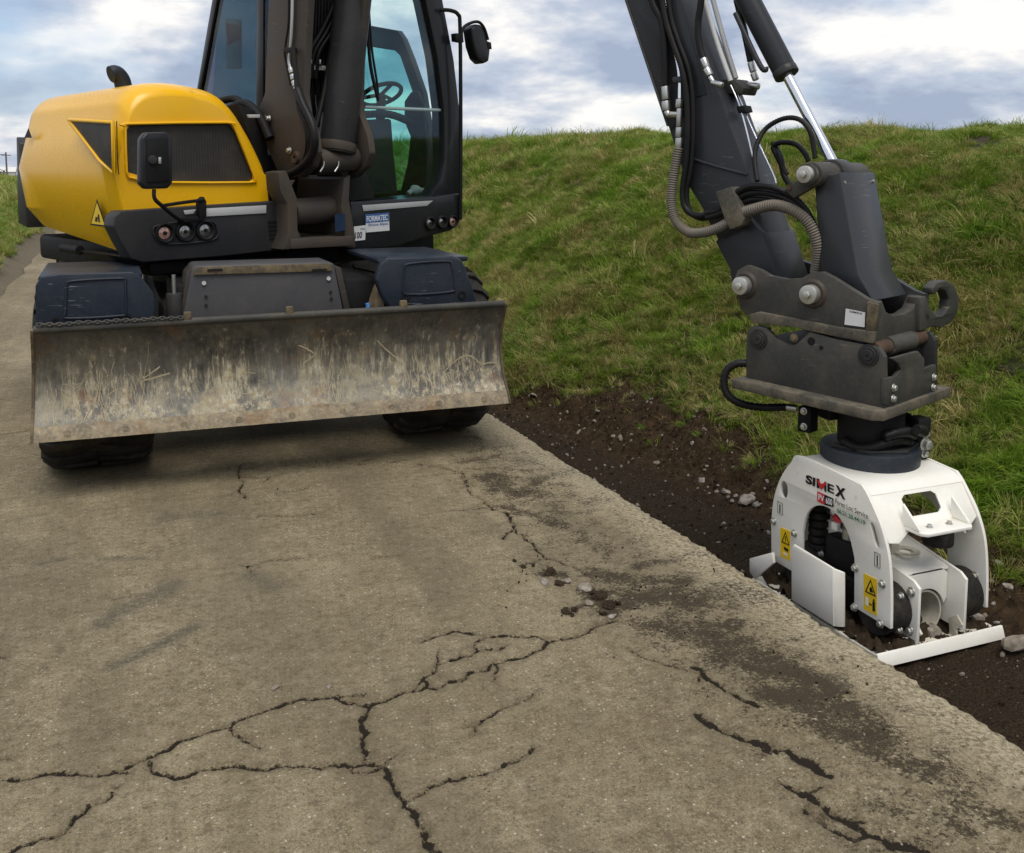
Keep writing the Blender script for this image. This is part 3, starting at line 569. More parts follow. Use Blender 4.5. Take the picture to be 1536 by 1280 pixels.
# warning triangles on the flank
def warn_tri(parent, tri, nrm, ink='ink'):
    c = sum(tri)/3; out = plate('warning_sticker', ink, parent, tri, nrm*.003, 0)
    inn = [c+(t-c)*.80+nrm*.003 for t in tri]; plate('sticker_face', 'sticker_yellow', out, inn, nrm*.0015, 0)
    u = (tri[2]-tri[1]); v = tri[0]-(tri[1]+tri[2])/2; b0 = c+nrm*.0046
    plate('pictogram', ink, out, [b0-u*.16-v*.16, b0-u*.02-v*.18, b0+u*.02-v*.02, b0-u*.10+v*.02], nrm*.001, 0)
    plate('pictogram', ink, out, [b0+u*.06-v*.18, b0+u*.16-v*.18, b0+u*.12+v*.08, b0+u*.05+v*.14, b0+u*.02+v*.04], nrm*.001, 0)
warn_tri(EX, pxB(-1.245, (146,299),(136,338),(160,341)), -LV)
plate('warning_sticker', 'ink', EX, pxB(-1.23, (43,193),(37,207),(48,207)), -LV*.003, 0)
# front skirt under the hood
sk = [A(x, y, .92) for x, y in ((170,340),(173,325),(181,317),(300,309),(415,302),(433,303),(434,374),(330,385),(214,394),(196,388),(182,364))]
skirt = plate('front_skirt', 'skirt_plastic', EX, sk, -FV*.14, .022, seg=3)
plate('skirt_underside', 'black', EX, [A(200,388,.9), A(432,373,.93), A(432,388,.75), A(215,402,.75)], -FV*.8, .01)
def lamp(x, y, a, r, lens):
    c = A(x, y, a); mb = MB().lathe(c, FV, [(-.02, r*1.55), (.012, r*1.5), (.016, r*1.3), (.004, r*1.02), (-.02, r)], 28); o = mb.make('headlight', 'black', EX, smooth=40)
    MB().lathe(c-FV*.004, FV, [(-.004, .0005), (.007, .0005), (.003, r*.6), (-.002, r*1.02), (-.008, r*1.02)], 24).make('lens', lens, o, smooth=60)
    MB().cyl(c, c+FV*.008, r*.3, 12).make('bulb', 'black', o)
for x, y, l in ((247,350,'lens_orange'), (278,348,'lens'), (308,346,'lens')): lamp(x, y, .924, .040, l)
for x, y, l in ((645,335,'lens'), (663,333.5,'lens'), (679,332.5,'lens_orange')): lamp(x, y, .99, .030, l)
mb = MB(); L = pxA(.928, (230,352),(238,338),(312,331),(326,345),(318,360),(248,366)); L.append(L[0]); mb.tube(L, .006, 8, 5); mb.make('lamp_surround', 'skirt_plastic', skirt, smooth=60)
plate('reflective_strip', 'grey_strip', EX, pxA(.923, (308,313),(399,308),(399,320),(308,325)), FV*.004, .001)
plate('reflective_strip', 'grey_strip', EX, pxA(.923, (275,316),(294,314),(290,321),(277,322)), FV*.004, .001)
for i in range(5): plate('vent_slot', 'black', EX, pxA(.923, (402+i*.5,332+i*6.2),(424,330.5+i*6.2),(424,333.2+i*6.2),(402+i*.5,334.7+i*6.2)), FV*.003, 0)
# mirror in front of the hood
mir = plate('mirror', 'cab_paint', EX, pxA(1.22, (212,208),(219,199),(250,198),(259,205),(260,274),(253,283),(219,284),(211,276)), -FV*.06, .014, seg=3)
plate('mirror_back_panel', 'black', mir, pxA(1.223, (219,208),(252,207),(253,272),(220,274)), FV*.006, .004)
MB().cyl(A(229,240,1.228), A(229,240,1.245), .024, 14).make('mirror_knob', 'skirt_plastic', mir, .004); MB().wbox(0, .001, 0, .001, 0, .001)
plate('mirror_knob', 'bolt_steel', mir, pxA(1.23, (237,236),(241,236),(241,246),(237,246)), FV*.008, .001)
hose('mirror_arm', 'black', EX, [A(231,284,1.2), A(232,298,1.2), A(243,309,1.17), A(262,325,1.04), A(276,333,.95)], .011)
hose('mirror_arm', 'black', EX, [A(243,309,1.17), A(275,304,1.04), A(306,300,.95)], .010)
plate('mirror_hinge', 'black', EX, pxA(.96, (299,301),(306,295),(310,302),(310,328),(300,331)), -FV*.05, .004)
plate('mirror_hinge', 'black', EX, pxA(.96, (268,328),(298,325),(300,331),(272,336)), -FV*.03, .004)
# rear counterweight and upper frame
MB().ubox(-1.20, -.90, -1.0, 1.2, 1.25, 1.9).make('counterweight', 'dark_paint', EX, .14, 4)
MB().ubox(-1.0, .80, -1.05, 1.1, 1.03, 1.20).make('upper_frame', 'black', EX, .03)
MB().cyl(U(0, 0, .90), U(0, 0, 1.04), .62, 40).make('slew_ring', 'black', EX, .01)
plate('tail_trim', 'dark_paint', EX, pxB(-1.0, (24,205),(27,335),(40,342),(37,300),(30,215)), LV*.3, .01)
hose('handrail', 'black', EX, [B(95,372,-1.17), B(120,376,-1.17)], .03)
# --- boom mount between hood and cab
plate('boom_bracket', 'boom_paint', EX, pxA(1.06, (418,258),(430,256),(446,298),(447,345),(456,366),(456,373),(424,375),(433,350),(431,306),(420,285)), -FV*.16, .008)
plate('boom_bracket', 'boom_paint', EX, pxA(1.06, (516,268),(526,262),(524,300),(533,352),(534,372),(520,372),(512,310)), -FV*.55, .008)
plate('mount_floor', 'boom_paint', EX, pxA(1.07, (437,359),(530,354),(531,369),(436,374)), -FV*.6, .006)
MB().ubox(.25, .45, -.25, .33, 1.1, 1.75).make('mount_back', 'black', EX)
plate('coolant_label', 'label_blue', EX, pxA(1.065, (502,322),(517,320),(518,346),(503,348)), FV*.002, 0)
MB().cyl(A(437,319,.92), A(514,312,.92), .085, 28).make('boom_pivot', 'boom_paint', EX, .006)
MB().cyl(A(474,243,1.03), A(531,237,1.03), .082, 28).make('cylinder_foot', 'boom_paint', EX, .006)
plate('cylinder_bracket', 'boom_paint', EX, pxA(1.0, (522,182),(529,215),(534,234),(531,250),(518,268),(512,262),(516,225),(518,190)), -FV*.3, .008)
for x in (486, 508): hose('grease_line', 'zinc', EX, [A(x,242,1.12), A(x-1,250,1.12), A(x-6,258,1.12)], .006)
plate('gusset', 'boom_paint', EX, pxA(1.05, (427,272),(443,270),(435,284)), -FV*.02, .003)
plate('pennant', 'ink_red', EX, pxB(.60, (338,34),(361,40),(359,58),(342,68)), LV*.01, 0); plate('notice_sheet', 'white_sticker', EX, pxB(.70, (338,28),(362,30),(362,104),(340,104)), LV*.004, 0)
# --- boom: two cheeks joined by back plates; it rises out of the picture, cranks over and comes down to the stick
ck = [(-60,-420)]
CK = [(420,-330),(412,-60),(402,20),(399,90),(397,140),(386,168),(388,190),(402,225),(416,258),(430,268),(452,266),(468,250),(474,228),(470,200),(459,170),(455,140),(460,40),(466,-60),(478,-330)]
ckp = pxB(-.15, *CK)
boom = plate('boom', 'boom_paint', EX, ckp, LV*.05, .008)
plate('boom_cheek', 'boom_paint', boom, [p+LV*.40 for p in ckp], LV*.05, .008)
top = ckp[0]; t2 = ckp[-1]
plate('boom_back_plate', 'dark_paint', boom, [ckp[0]+LV*.04+FV*.05, ckp[4]+LV*.04+FV*.06, ckp[4]+LV*.42+FV*.06, ckp[0]+LV*.42+FV*.05], FV*.03, .004)
kn = U(.75, .03, 4.15)
MB().box(kn, LV*.24, FV*.38, ZV*.32).make('boom_knuckle', 'boom_paint', boom, .08)
mb = MB(); c0, c1 = U(.75, .05, 4.2), U(2.75, .45, 4.05); mb.prism([c0-ZV*.24-LV*.17, c0-ZV*.24+LV*.17, c0+ZV*.24+LV*.17, c0+ZV*.24-LV*.17], c1-c0); mb.make('fore_boom', 'boom_paint', EX, .03)
for x, y in ((398,182),(445,237)): MB().lathe(B(x, y, -.15), -LV, [(0, .012), (.018, .014), (.02, .034), (0, .042)], 20).make('boss', 'rust', boom)
for x, y in ((404,178),(435,226)): MB().hexbolt(B(x, y, -.16), -LV, .016, .022).make('bolt', 'bolt_steel', boom, .002)
# lifting cylinder
c0, c1 = A(503,240,1.03), A(536,-60,.98); d = c1-c0
MB().cyl(c0+d*.03, c0+d*2.2, .118, 32).make('lift_cylinder', 'dark_paint', EX, .01); MB().cyl(c0+d*.04, c0+d*.085, .124, 32).make('cylinder_collar', 'boom_paint', EX, .006)
hose('cylinder_pipe', 'hose', EX, [A(474,190,1.0), A(486,140,.98), A(500,60,.96), A(515,-40,.95)], .018)
for i in range(9):
    x0 = 458+i*4.6; hose('hydraulic_hose', 'hose', EX, [A(x0+4,-60,.80), A(x0+2,20,.80+.012*(i % 3)), A(x0,90,.80), A(x0+3+(i % 2)*2,150,.79), A(x0+8,190,.76)], .0125, n=8)
for i in range(3): hose('hydraulic_hose', 'hose', EX, [A(520+i*9,-50,.90), A(502+i*8,5,.89), A(482+i*8,48,.87), A(464+i*7,80,.86), A(459+i*7,118,.84)], .019, n=8)
plate('hose_clamp', 'light_bar', EX, pxA(.86, (456,97),(489,99),(489,106),(456,104)), -FV*.02, .002)
for x in (466, 480): MB().cyl(A(x,90,.865), A(x,97,.865), .014, 10).make('hose_fitting', 'zinc', EX, .002)
hose('steel_pipe', 'zinc', EX, [B(440,-60,-.17), B(439,20,-.17), B(437,62,-.17), B(434,90,-.17), B(436,104,-.17)], .012)
for (x0, y0, x1, y1) in ((436,102,438,110),(438.5,112,440,120),(440.5,122,443,130),(443.5,131.5,446,136)): MB().cyl(B(x0,y0,-.17), B(x1,y1,-.17), .017, 12).make('hose_fitting', 'zinc', EX, .002)
plate('pipe_clamp', 'black', EX, pxB(-.165, (431,72),(446,72),(446,80),(431,80)), -LV*.03, .003)
for i, (dx_, r) in enumerate(((0, .026), (-8, .010), (-12, .009))):
    hose('boom_hose', 'hose', EX, [B(446+dx_*.6,134-(i > 0)*60,-.19), B(455+dx_*.7,158,-.2), B(468+dx_,186,-.2), B(472+dx_,212,-.2), B(466+dx_*.8,236,-.19), B(448,254+dx_*.3,-.19), B(424,263+dx_*.3,-.2), B(396,264+dx_*.2,-.22)], r)
hose('pipe_cable', 'black', EX, [B(433,-40,-.175), B(433,30,-.175), B(429,62,-.175), B(427,80,-.175), B(430,98,-.175), B(436,128,-.175)], .007, n=8)
# wall lamp and bits behind the boom on the hood deck
hose('deck_hose', 'black', EX, [U(.3, -.28, 2.02), U(.45, -.22, 2.08), U(.6, -.2, 2.0), U(.7, -.18, 1.85)], .03); hose('deck_hose', 'hose', EX, [U(.1, -.3, 2.08), U(.3, -.2, 2.12), U(.45, -.18, 2.0)], .025)
plate('deck_trim', 'light_bar', EX, pxA(.7, (372,172),(390,172),(390,177),(374,177)), -FV*.02, .002)
plate('deck_housing', 'black', EX, pxA(.60, (356,156),(398,172),(405,255),(392,262),(376,210)), -FV*.4, .01)

# --- cab
cabf = plate('cab_sill', 'cab_paint', EX, pxA(.98, (526,303),(640,297),(690,290),(691,333),(678,346),(640,356),(598,371),(528,377)), -FV*.45, .016, seg=3)
plate('cab_pillar', 'cab_paint', EX, pxA(.93, (541,-110),(574,-110),(557,0),(548,100),(546,200),(549,255),(563,298),(524,303),(528,150)), -FV*.10, .008)
plate('cab_pillar', 'cab_paint', EX, pxA(.93, (602,-110),(640,-110),(664,0),(681,90),(689,160),(690,294),(646,297),(660,272),(667,240),(666,165),(656,85),(638,0)), -FV*.14, .008)
plate('windscreen', 'glass_clear', EX, pxA(.90, (570,-105),(606,-105),(641,0),(658,85),(668,165),(669,240),(662,273),(648,297),(562,297),(549,255),(546,200),(548,100),(557,0)), -FV*.006, 0, smooth=0)
CB0, CB1 = .33, 1.235
plate('cab_roof', 'cab_paint', EX, [U(-1.22, CB0, 3.12), U(-1.22, CB1-.1, 3.12), U(.88, CB1-.12, 3.12), U(.88, CB0, 3.12)], ZV*.14, .04)
plate('cab_floor', 'interior', EX, [U(-1.2, CB0+.03, 1.30), U(-1.2, CB1-.03, 1.30), U(.80, CB1-.03, 1.30), U(.80, CB0+.03, 1.30)], ZV*.10, 0)
side = plate('cab_side_panel', 'cab_paint', EX, [U(-1.26, CB0, 1.15), U(.84, CB0, 1.15), U(.84, CB0, 2.0), U(-.1, CB0, 2.05), U(-1.28, CB0, 2.25)], LV*.03, .004)
plate('side_window', 'glass_dark', EX, [U(-1.26, CB0+.012, 2.24), U(-.1, CB0+.012, 2.05), U(.82, CB0+.012, 2.0), U(.80, CB0+.012, 3.12), U(-.88, CB0+.012, 3.12)], LV*.006, 0, smooth=0)
plate('cab_pillar', 'cab_paint', EX, [U(-1.30, CB0-.005, 2.26), U(-1.24, CB0-.005, 2.24), U(-.82, CB0-.005, 3.14), U(-.90, CB0-.005, 3.14)], LV*.06, .006)
plate('cab_pillar', 'cab_paint', EX, [U(-.36, CB0+.002, 2.09), U(-.26, CB0+.002, 2.08), U(-.20, CB0+.002, 3.14), U(-.30, CB0+.002, 3.14)], LV*.05, .006)
plate('rear_panel', 'cab_paint', EX, [U(-1.22, CB0+.03, 1.2), U(-1.22, CB1-.03, 1.2), U(-1.22, CB1-.03, 1.75), U(-1.22, CB0+.03, 1.75)], FV*.04, .004)
plate('rear_window', 'glass_teal', EX, [U(-1.22, CB0+.04, 1.76), U(-1.22, CB1-.05, 1.76), U(-.90, CB1-.12, 3.12), U(-.90, CB0+.04, 3.12)], FV*.006, 0, smooth=0)
door = plate('door', 'cab_paint', EX, pxB(1.20, (540,36),(596,46),(604,58),(616,88),(634,140),(642,190),(644,298),(628,298),(629,200),(620,142),(600,84),(592,76),(540,68)), LV*.05, .004)
plate('door_panel', 'cab_paint', EX, [U(-1.2, 1.20, 1.25), U(.85, 1.20, 1.25), U(.85, 1.20, 1.50), U(-1.2, 1.20, 1.50)], LV*.04, .004)
plate('door_window', 'glass_teal', EX, [*pxB(1.22, (628,298),(629,200),(620,142),(600,84),(592,76),(540,68)), U(-1.1, 1.22, 3.05), U(-1.18, 1.22, 1.48)], LV*.006, 0, smooth=0)
plate('rear_pillar', 'cab_paint', EX, [U(-1.22, 1.18, 1.2), U(-1.14, 1.18, 1.2), U(-.84, 1.14, 3.14), U(-.93, 1.14, 3.14)], LV*.05, .006)
hose('guard_bar', 'light_bar', EX, [A(547,161,.885), A(668,166,.885)], .012)
# inside the cab
seat = plate('seat', 'interior', EX, [U(-.55, .60, 1.86), U(.02, .60, 1.86), U(.06, .60, 1.74), U(-.55, .60, 1.70)], LV*.46, .04, seg=3)
plate('backrest', 'interior', seat, [U(-.62, .62, 1.72), U(-.48, .62, 1.72), U(-.56, .62, 2.25), U(-.62, .66, 2.62), U(-.72, .66, 2.62), U(-.74, .62, 2.2)], LV*.42, .03, seg=3)
plate('door_trim', 'interior', door, pxB(1.165, (606,152),(616,138),(626,136),(634,158),(639,215),(640,296),(598,296),(611,245),(615,205),(606,182)), LV*.03, .01)
hose('armrest', 'interior', seat, [A(545,172,.55), A(585,172,.52), A(622,186,.50)], .028)
console = plate('console', 'interior', EX, pxA(.55, (540,180),(588,178),(592,232),(598,292),(540,294)), -FV*.25, .02)
c = A(572,142,.50); ax = FV*-.45+ZV*.85; ax /= np.linalg.norm(ax); v = np.cross(ax, LV)
mb = MB(); L = [c+.15*(math.cos(t)*LV+math.sin(t)*v) for t in np.linspace(0, 2*math.pi, 33)]; mb.tube(L, .016, 8, 1)
for t in (.4, 2.7, 4.71): mb.cyl(c, c+.15*(math.cos(t)*LV+math.sin(t)*v), .014, 8)
sw_ = mb.make('steering_wheel', 'interior', EX, smooth=60)
MB().cyl(c, A(570,200,.45), .035, 12).make('steering_column', 'interior', EX)
hose('wiper', 'black', EX, [A(553,10,.94), A(558,75,.945), A(566,128,.945), A(567,152,.945)], .008); hose('wiper', 'black', EX, [A(551,40,.95), A(556,100,.95), A(567,150,.95)], .012)
plate('monitor', 'interior', EX, pxA(.80, (655,196),(667,193),(668,226),(662,224),(661,208),(655,206)), -FV*.06, .005)
mb = MB(); L = pxA(.82, (640,50),(646,47),(650,60),(648,76),(641,78),(637,66)); L.append(L[0]); mb.tube(L, .012, 8, 4); mb.make('grab_handle', 'black', EX, smooth=60)
mb = MB(); bm_ = [A(612,291,.7), A(632,288,.7), A(652,292,.72)]; mb.tube([bm_[0], A(620,286,.7), bm_[1], A(642,289,.7), bm_[2]], [.02, .04, .03, .045, .02], 8, 4); mb.make('rag', 'cloth_grey', EX, smooth=70)
# outside bits of the cab
hose('mirror_pole', 'black', EX, [A(660,15,.95), A(676,16,.98), A(687,22,1.0), A(690,40,1.0), A(691,150,1.0), A(691,250,1.0), A(690.5,330,.99)], .014)
hose('mirror_arm', 'black', EX, [A(691,60,1.0), A(694,44,1.0), A(703,36,1.0), A(717,33,1.0), A(726,42,1.0), A(732,60,1.0)], .011)
plate('mirror_clamp', 'black', EX, pxA(1.01, (683,50),(695,50),(696,64),(684,62)), -FV*.05, .004)
plate('mirror', 'cab_paint', EX, pxA(1.0, (707,44),(713,36),(722,37),(729,48),(736,76),(734,92),(725,96),(717,88),(711,70)), -FV*.10, .016, seg=3)
plate('mirror_clip', 'black', EX, pxA(1.005, (731,62),(737,64),(738,74),(733,74)), -FV*.03, .003)
plate('reflective_strip', 'grey_strip', EX, pxA(.982, (543,308),(649,301),(640,309),(545,317)), FV*.004, .001)
st = plate('dealer_sticker', 'white_sticker', EX, pxA(.984, (548,322),(583,319),(584,346),(549,349)), FV*.002, 0)
plate('sticker_band', 'sticker_blue', st, pxA(.9865, (548,322),(583,319),(583.3,332),(548.3,335)), FV*.001, 0)
text('sticker_text', 'FORMATEC', A(550,333.2,.9885), A(581.5,330.3,.9885), A(550,324.5,.9885), 'ink_white', st, .02)
text('sticker_text', 'Rhone Alpes', A(553,341,.9885), A(582,338.5,.9885), A(553,335.6,.9885), 'sticker_blue', st, .01)
s1 = plate('noise_sticker', 'white_sticker', EX, pxA(.984, (531,340),(548.5,338),(547.5,360),(530,362)), FV*.002, 0)
text('sticker_text', '100', A(532.5,358.5,.9875), A(543,357.5,.9875), A(533,348.5,.9875), 'ink', s1, .02)
text('sticker_text', 'LWA', A(541,345.5,.9875), A(547,345,.9875), A(541,342.5,.9875), 'ink', s1, .01)

# --- undercarriage
def tyre(X0, X1, Y, r=.525):
    w_ = X1-X0; c = np.array([(X0+X1)/2, Y, r]); h = w_/2
    wh = MB().lathe(c, XV, [(-h*.72, r*.52), (-h*.95, r*.62), (-h*1.0, r*.76), (-h*.95, r*.86), (-h*.82, r*.93), (-h*.5, r*.968), (0, r*.972), (h*.5, r*.968), (h*.82, r*.93), (h*.95, r*.86), (h, r*.76), (h*.95, r*.62), (h*.72, r*.52)], 56)
    for k in range(22):
        for s in (-1, 1):
            t = 2*math.pi*(k+(.5 if s > 0 else 0))/22; dirs = []
            for ux, dt in ((.03, -.02), (.45, .05), (.78, .10), (.96, .13)):
                for e_ in (-.045, .045): dirs.append((ux, dt+e_))
            P = []
            for ux, dt in dirs:
                rr_in = r*(.94 if ux < .7 else .88 if ux < .9 else .82); rr = r*(1.0 if ux < .5 else .985 if ux < .9 else .90); d = np.array([0, math.cos(t+dt), math.sin(t+dt)])
                P += [c+XV*s*h*ux+d*rr_in, c+XV*s*h*ux*1.005+d*rr]
            f = []
            for i in range(3):
                a = i*4; f += [(a+1, a+5, a+7, a+3), (a, a+1, a+3, a+2) if i == 0 else (a+1, a+3, a+7, a+5), (a, a+4, a+5, a+1), (a+2, a+3, a+7, a+6)]
            f.append((12, 13, 15, 14)); wh.raw(P, [q for j, q in enumerate(f) if not (j in (5, 9))])
    o = wh.make('tyre', 'rubber', EX, smooth=40)
    MB().lathe(c, XV, [(-h*.72, r*.53), (-h*.55, r*.50), (-h*.3, r*.30), (-h*.32, .02), (h*.32, .02), (h*.3, r*.30), (h*.55, r*.50), (h*.72, r*.53)], 32).make('rim', 'boom_paint', o)
for X0, X1 in ((-.385, .195), (1.575, 2.155)):
    for Y in (5.92, 8.42): tyre(X0, X1, Y)
MB().wbox(.26, 1.52, 5.72, 8.9, .42, .90).make('chassis', 'black', EX, .03)
for Y in (5.92, 8.42): MB().cyl((.1, Y, .525), (1.7, Y, .525), .11, 20).make('axle', 'black', EX)
for x in (.55, 1.2): MB().prism([(x-.06, 5.4, .42), (x+.06, 5.4, .42), (x+.06, 5.4, .66), (x-.06, 5.4, .66)], (0, .5, .02)).make('blade_arm', 'dark_paint', EX, .01)
bx = plate('tool_box', 'box_steel', EX, pxY(5.58, (288,404),(293,399),(494,393),(501,396),(516,470),(272,486)), YV*.32, .012, seg=3)
plate('box_lid', 'muddy_edge', EX, pxY(5.565, (293,401),(496,395),(499,407),(290,413)), YV*.01, .003)
plate('box_side', 'boom_paint', EX, pxY(5.60, (280,412),(288,403),(276,482),(268,484)), YV*.28, .006)
plate('box_side', 'boom_paint', EX, pxY(5.60, (501,398),(512,402),(526,466),(517,470)), YV*.28, .006)
for x, y in ((306,425),(309,445),(309,458),(493,418),(496,438),(497,448)): MB().cyl(GY(x,y,5.578), GY(x,y,5.57), .012 if y < 430 else .008, 10).make('bolt', 'bolt_steel' if y < 430 else 'black', bx)
for x in (311, 468): plate('lid_slot', 'black', bx, pxY(5.562, (x,404),(x+22,403),(x+23,406),(x,407)), YV*-.003, 0)
for X in (.42, 1.36): MB().wbox(X-.10, X+.10, 5.66, 6.4, .75, 1.02).make('hose_block', 'black', EX, .02)
MB().cyl((.32, 5.62, .80), (.32, 5.62, .98), .045, 14).make('oil_canister', 'dark_paint', EX, .008); MB().cyl((.32, 5.62, .98), (.32, 5.62, 1.08), .012, 10).make('canister_stem', 'zinc', EX)
def fender(pts, inner, slots):
    o = plate('fender', 'fender_plastic', EX, pxY(5.47, *pts), YV*.07, .018, seg=3)
    P = pxY(5.50, *pts); zt = max(p[2] for p in P)-.01; x0, x1 = min(p[0] for p in P)+.02, max(p[0] for p in P)-.06
    MB().wbox(x0, x1, 5.50, 6.35, zt-.03, zt).make('fender_top', 'fender_plastic', o, .01)
    L = pxY(5.468, *inner); L.append(L[0]); MB().tube(L, .007, 8, 3).make('fender_bead', 'fender_plastic', o, smooth=60)
    for x, y in slots: MB().lathe(GY(x, y, 5.468), -YV, [(-.004, .012), (.004, .014), (.004, .026), (-.004, .028)], 16).make('fender_lug', 'black', o)
    return o
fender([(54,492),(53,428),(62,415),(90,411),(200,408),(212,416),(230,440),(234,462),(228,490)], [(100,428),(108,422),(182,418),(188,425),(188,468),(180,474),(104,478),(98,470)], [(84,484),(190,478)])
fender([(563,420),(570,396),(580,386),(680,384),(694,390),(708,426),(717,458),(590,470),(574,448)], [(606,402),(614,396),(670,392),(678,400),(682,430),(676,438),(612,442),(604,432)], [(608,447),(693,443)])
MB().lathe((1.50, 5.78, .80), np.array([.94, -.34, 0]), [(-.03, .05), (-.05, .16), (0, .24), (.05, .24), (.06, .10), (.05, .03)], 28).make('wheel_hub', 'muddy_edge', EX, smooth=40)
hose('brake_line', 'blue_tape', EX, [GY(548,466,5.5), GY(552,462,5.5), GY(551,455,5.5)], .012)

# --- dozer blade
PR = [(0., 5.225), (.06, 5.235), (.13, 5.262), (.22, 5.300), (.34, 5.332), (.48, 5.345), (.62, 5.338), (.76, 5.312), (.88, 5.275), (.96, 5.245), (1., 5.235)]
bxl, bxr = GY(50,665,5.225), GY(763,605,5.225); btl, btr = GY(50,496,5.235), GY(757,456,5.235)
def bl(s, t, off=0.):
    y = float(np.interp(t, [p[0] for p in PR], [p[1] for p in PR])); lo = bxl+(bxr-bxl)*s; hi = btl+(btr-btl)*s
    p = lo+(hi-lo)*t; return np.array([p[0], y+off, p[2]])
ts = np.linspace(.11, .965, 26); mb = MB(); m = len(ts)
loop = [(t, 0.) for t in ts]+[(t, .035) for t in ts[::-1]]; nx = 60; n = len(loop)
mb.raw([bl(i/nx, t, o) for i in range(nx+1) for t, o in loop], [(i*n+j, (i+1)*n+j, (i+1)*n+(j+1) % n, i*n+(j+1) % n) for i in range(nx) for j in range(n)]+[tuple(range(n)), tuple(nx*n+j for j in range(n))])
blade = mb.make('dozer_blade', 'blade_steel', EX, smooth=40)
ts = np.linspace(0, .125, 5); loop = [(t, -.006) for t in ts]+[(t, .02) for t in ts[::-1]]; n = len(loop); mb = MB()
mb.raw([bl(i/nx, t, o+.002*math.sin(i*1.7)) for i in range(nx+1) for t, o in loop], [(i*n+j, (i+1)*n+j, (i+1)*n+(j+1) % n, i*n+(j+1) % n) for i in range(nx) for j in range(n)]+[tuple(range(n)), tuple(nx*n+j for j in range(n))])
mb.make('cutting_edge', 'edge_steel', blade, smooth=40)
mb = MB(); mb.tube([bl(s, 1., .012) for s in np.linspace(0, 1, 30)], .020, 12, 1); mb.make('top_rail', 'dusty_steel', blade, smooth=60)
for s, sg in ((0., -1), (1., 1)):
    lp = [bl(s, t, -.012) for t in np.linspace(0, 1, 14)]+[bl(s, t, .075) for t in np.linspace(1, 0, 10)]; plate('blade_end_plate', 'muddy_edge', blade, lp, XV*.014*sg, .002)
for s in (.29, .5, .755): plate('lifting_lug', 'muddy_edge', blade, [bl(s, 1., -.005)+XV*-.022, bl(s, 1., -.005)+XV*.022, bl(s, 1., -.005)+XV*.018+ZV*.05, bl(s, 1., -.005)+XV*-.018+ZV*.05], YV*.03, .004)
for s in np.linspace(.06, .94, 9): MB().cyl(bl(s, .06, -.004), bl(s, .06, -.012), .016, 12).make('edge_bolt', 'edge_steel', blade)
mb = MB()                                               # straw and roots stuck to the blade
CLU = [(.06, .03, 10), (.11, .03, 16), (.16, .03, 16), (.215, .03, 12), (.40, .08, 5), (.50, .12, 5), (.60, .018, 12), (.70, .05, 5), (.79, .03, 14), (.84, .03, 14), (.895, .02, 9), (.5, .3, 6)]; CW_ = [c[2] for c in CLU]
for i in range(210):
    cl = random.choices(CLU, CW_)[0]; s = min(.985, max(.015, random.gauss(cl[0], cl[1]))); dense = cl[2] > 8; t = min(.70, max(.14, random.gauss(.34 if dense else .30, .11))); ln = random.uniform(.03, .15 if dense else .08)
    an = math.pi/2+random.gauss(0, .22 if dense else .7); cv = random.gauss(0, .25)
    if random.random() < .25: an = random.uniform(0, math.pi); cv = random.gauss(0, 1.2); ln *= .8
    pts = []
    for k in range(5):
        u = (k/4-.5)*ln; aa = an+cv*u/ln; pts.append((s+math.cos(aa)*u/2.5, t+math.sin(aa)*u/.57))
    wd = random.uniform(.0008, .0022); o = len(mb.v)
    for k, (a, b) in enumerate(pts):
        dx_, dt_ = -math.sin(an)*wd/2.5, math.cos(an)*wd/.57; off = -.0016-.002*math.sin(k/4*math.pi)*random.random()
        for sg in (-1, 1): mb.v.append(tuple(bl(min(.99, max(.01, a+sg*dx_)), min(.9, max(.13, b+sg*dt_)), off)))
    mb.f += [(o+2*k, o+2*k+1, o+2*k+3, o+2*k+2) for k in range(4)]
for arc in ([(655,575),(672,552),(690,537),(705,534),(720,545),(730,556),(745,548)], [(560,505),(580,525),(605,545)], [(430,510),(470,530),(455,545)], [(720,548),(735,544),(746,545)], [(240,550),(215,570),(255,560)]):
    P = catmull([GY(x, y, 5.325) for x, y in arc], 6); o = len(mb.v)
    for p in P: mb.v += [tuple(p+ZV*.004), tuple(p-ZV*.004)]
    mb.f += [(o+2*k, o+2*k+1, o+2*k+3, o+2*k+2) for k in range(len(P)-1)]
st_ = mb.make('stuck_straw', 'straw', blade, smooth=0, kind='stuff')

# --- stick (dipper arm) hanging down to the compactor
AN, AF = .34, .55
ap = [(850,-240),(939,0),(1002,189),(1029,273),(1054,314),(1072,351),(1101,404),(1106,432),(1172,432),(1170,417),(1148,345),(1122,262),(1080,148),(1022,0),(935,-240)]
stick = plate('stick', 'arm_paint', EX, pxB(AN, *ap), LV*(AF-AN), .006)
pp = pxB(AN-.004, (900,-100),(939,0),(1002,189),(1006,196),(1043,146),(1060,142),(1046,92),(1020,0),(985,-100))
plate('stick_doubler', 'arm_paint', stick, pp, LV*.01, .002)
MB().tube(pxB(AN-.002, (1032,236),(1075,250),(1121,262)), .007, 8, 3).make('weld_bead', 'arm_paint', stick, smooth=60)
MB().tube(pxB(AN-.003, (939,0),(1002,189)), .007, 8, 3).make('weld_bead', 'dusty_steel', stick, smooth=60)
plate('stick_foot', 'arm_paint', stick, [p-LV*.03 for p in pxB(AN, (1078,362),(1122,318),(1150,350),(1176,432),(1104,434),(1100,404))], LV*(AF-AN+.06), .008)
MB().cyl(U(3.15, AN-.05, 3.35), U(3.15, AF+.05, 3.35), .09, 24).make('stick_pivot', 'arm_paint', stick, .008)
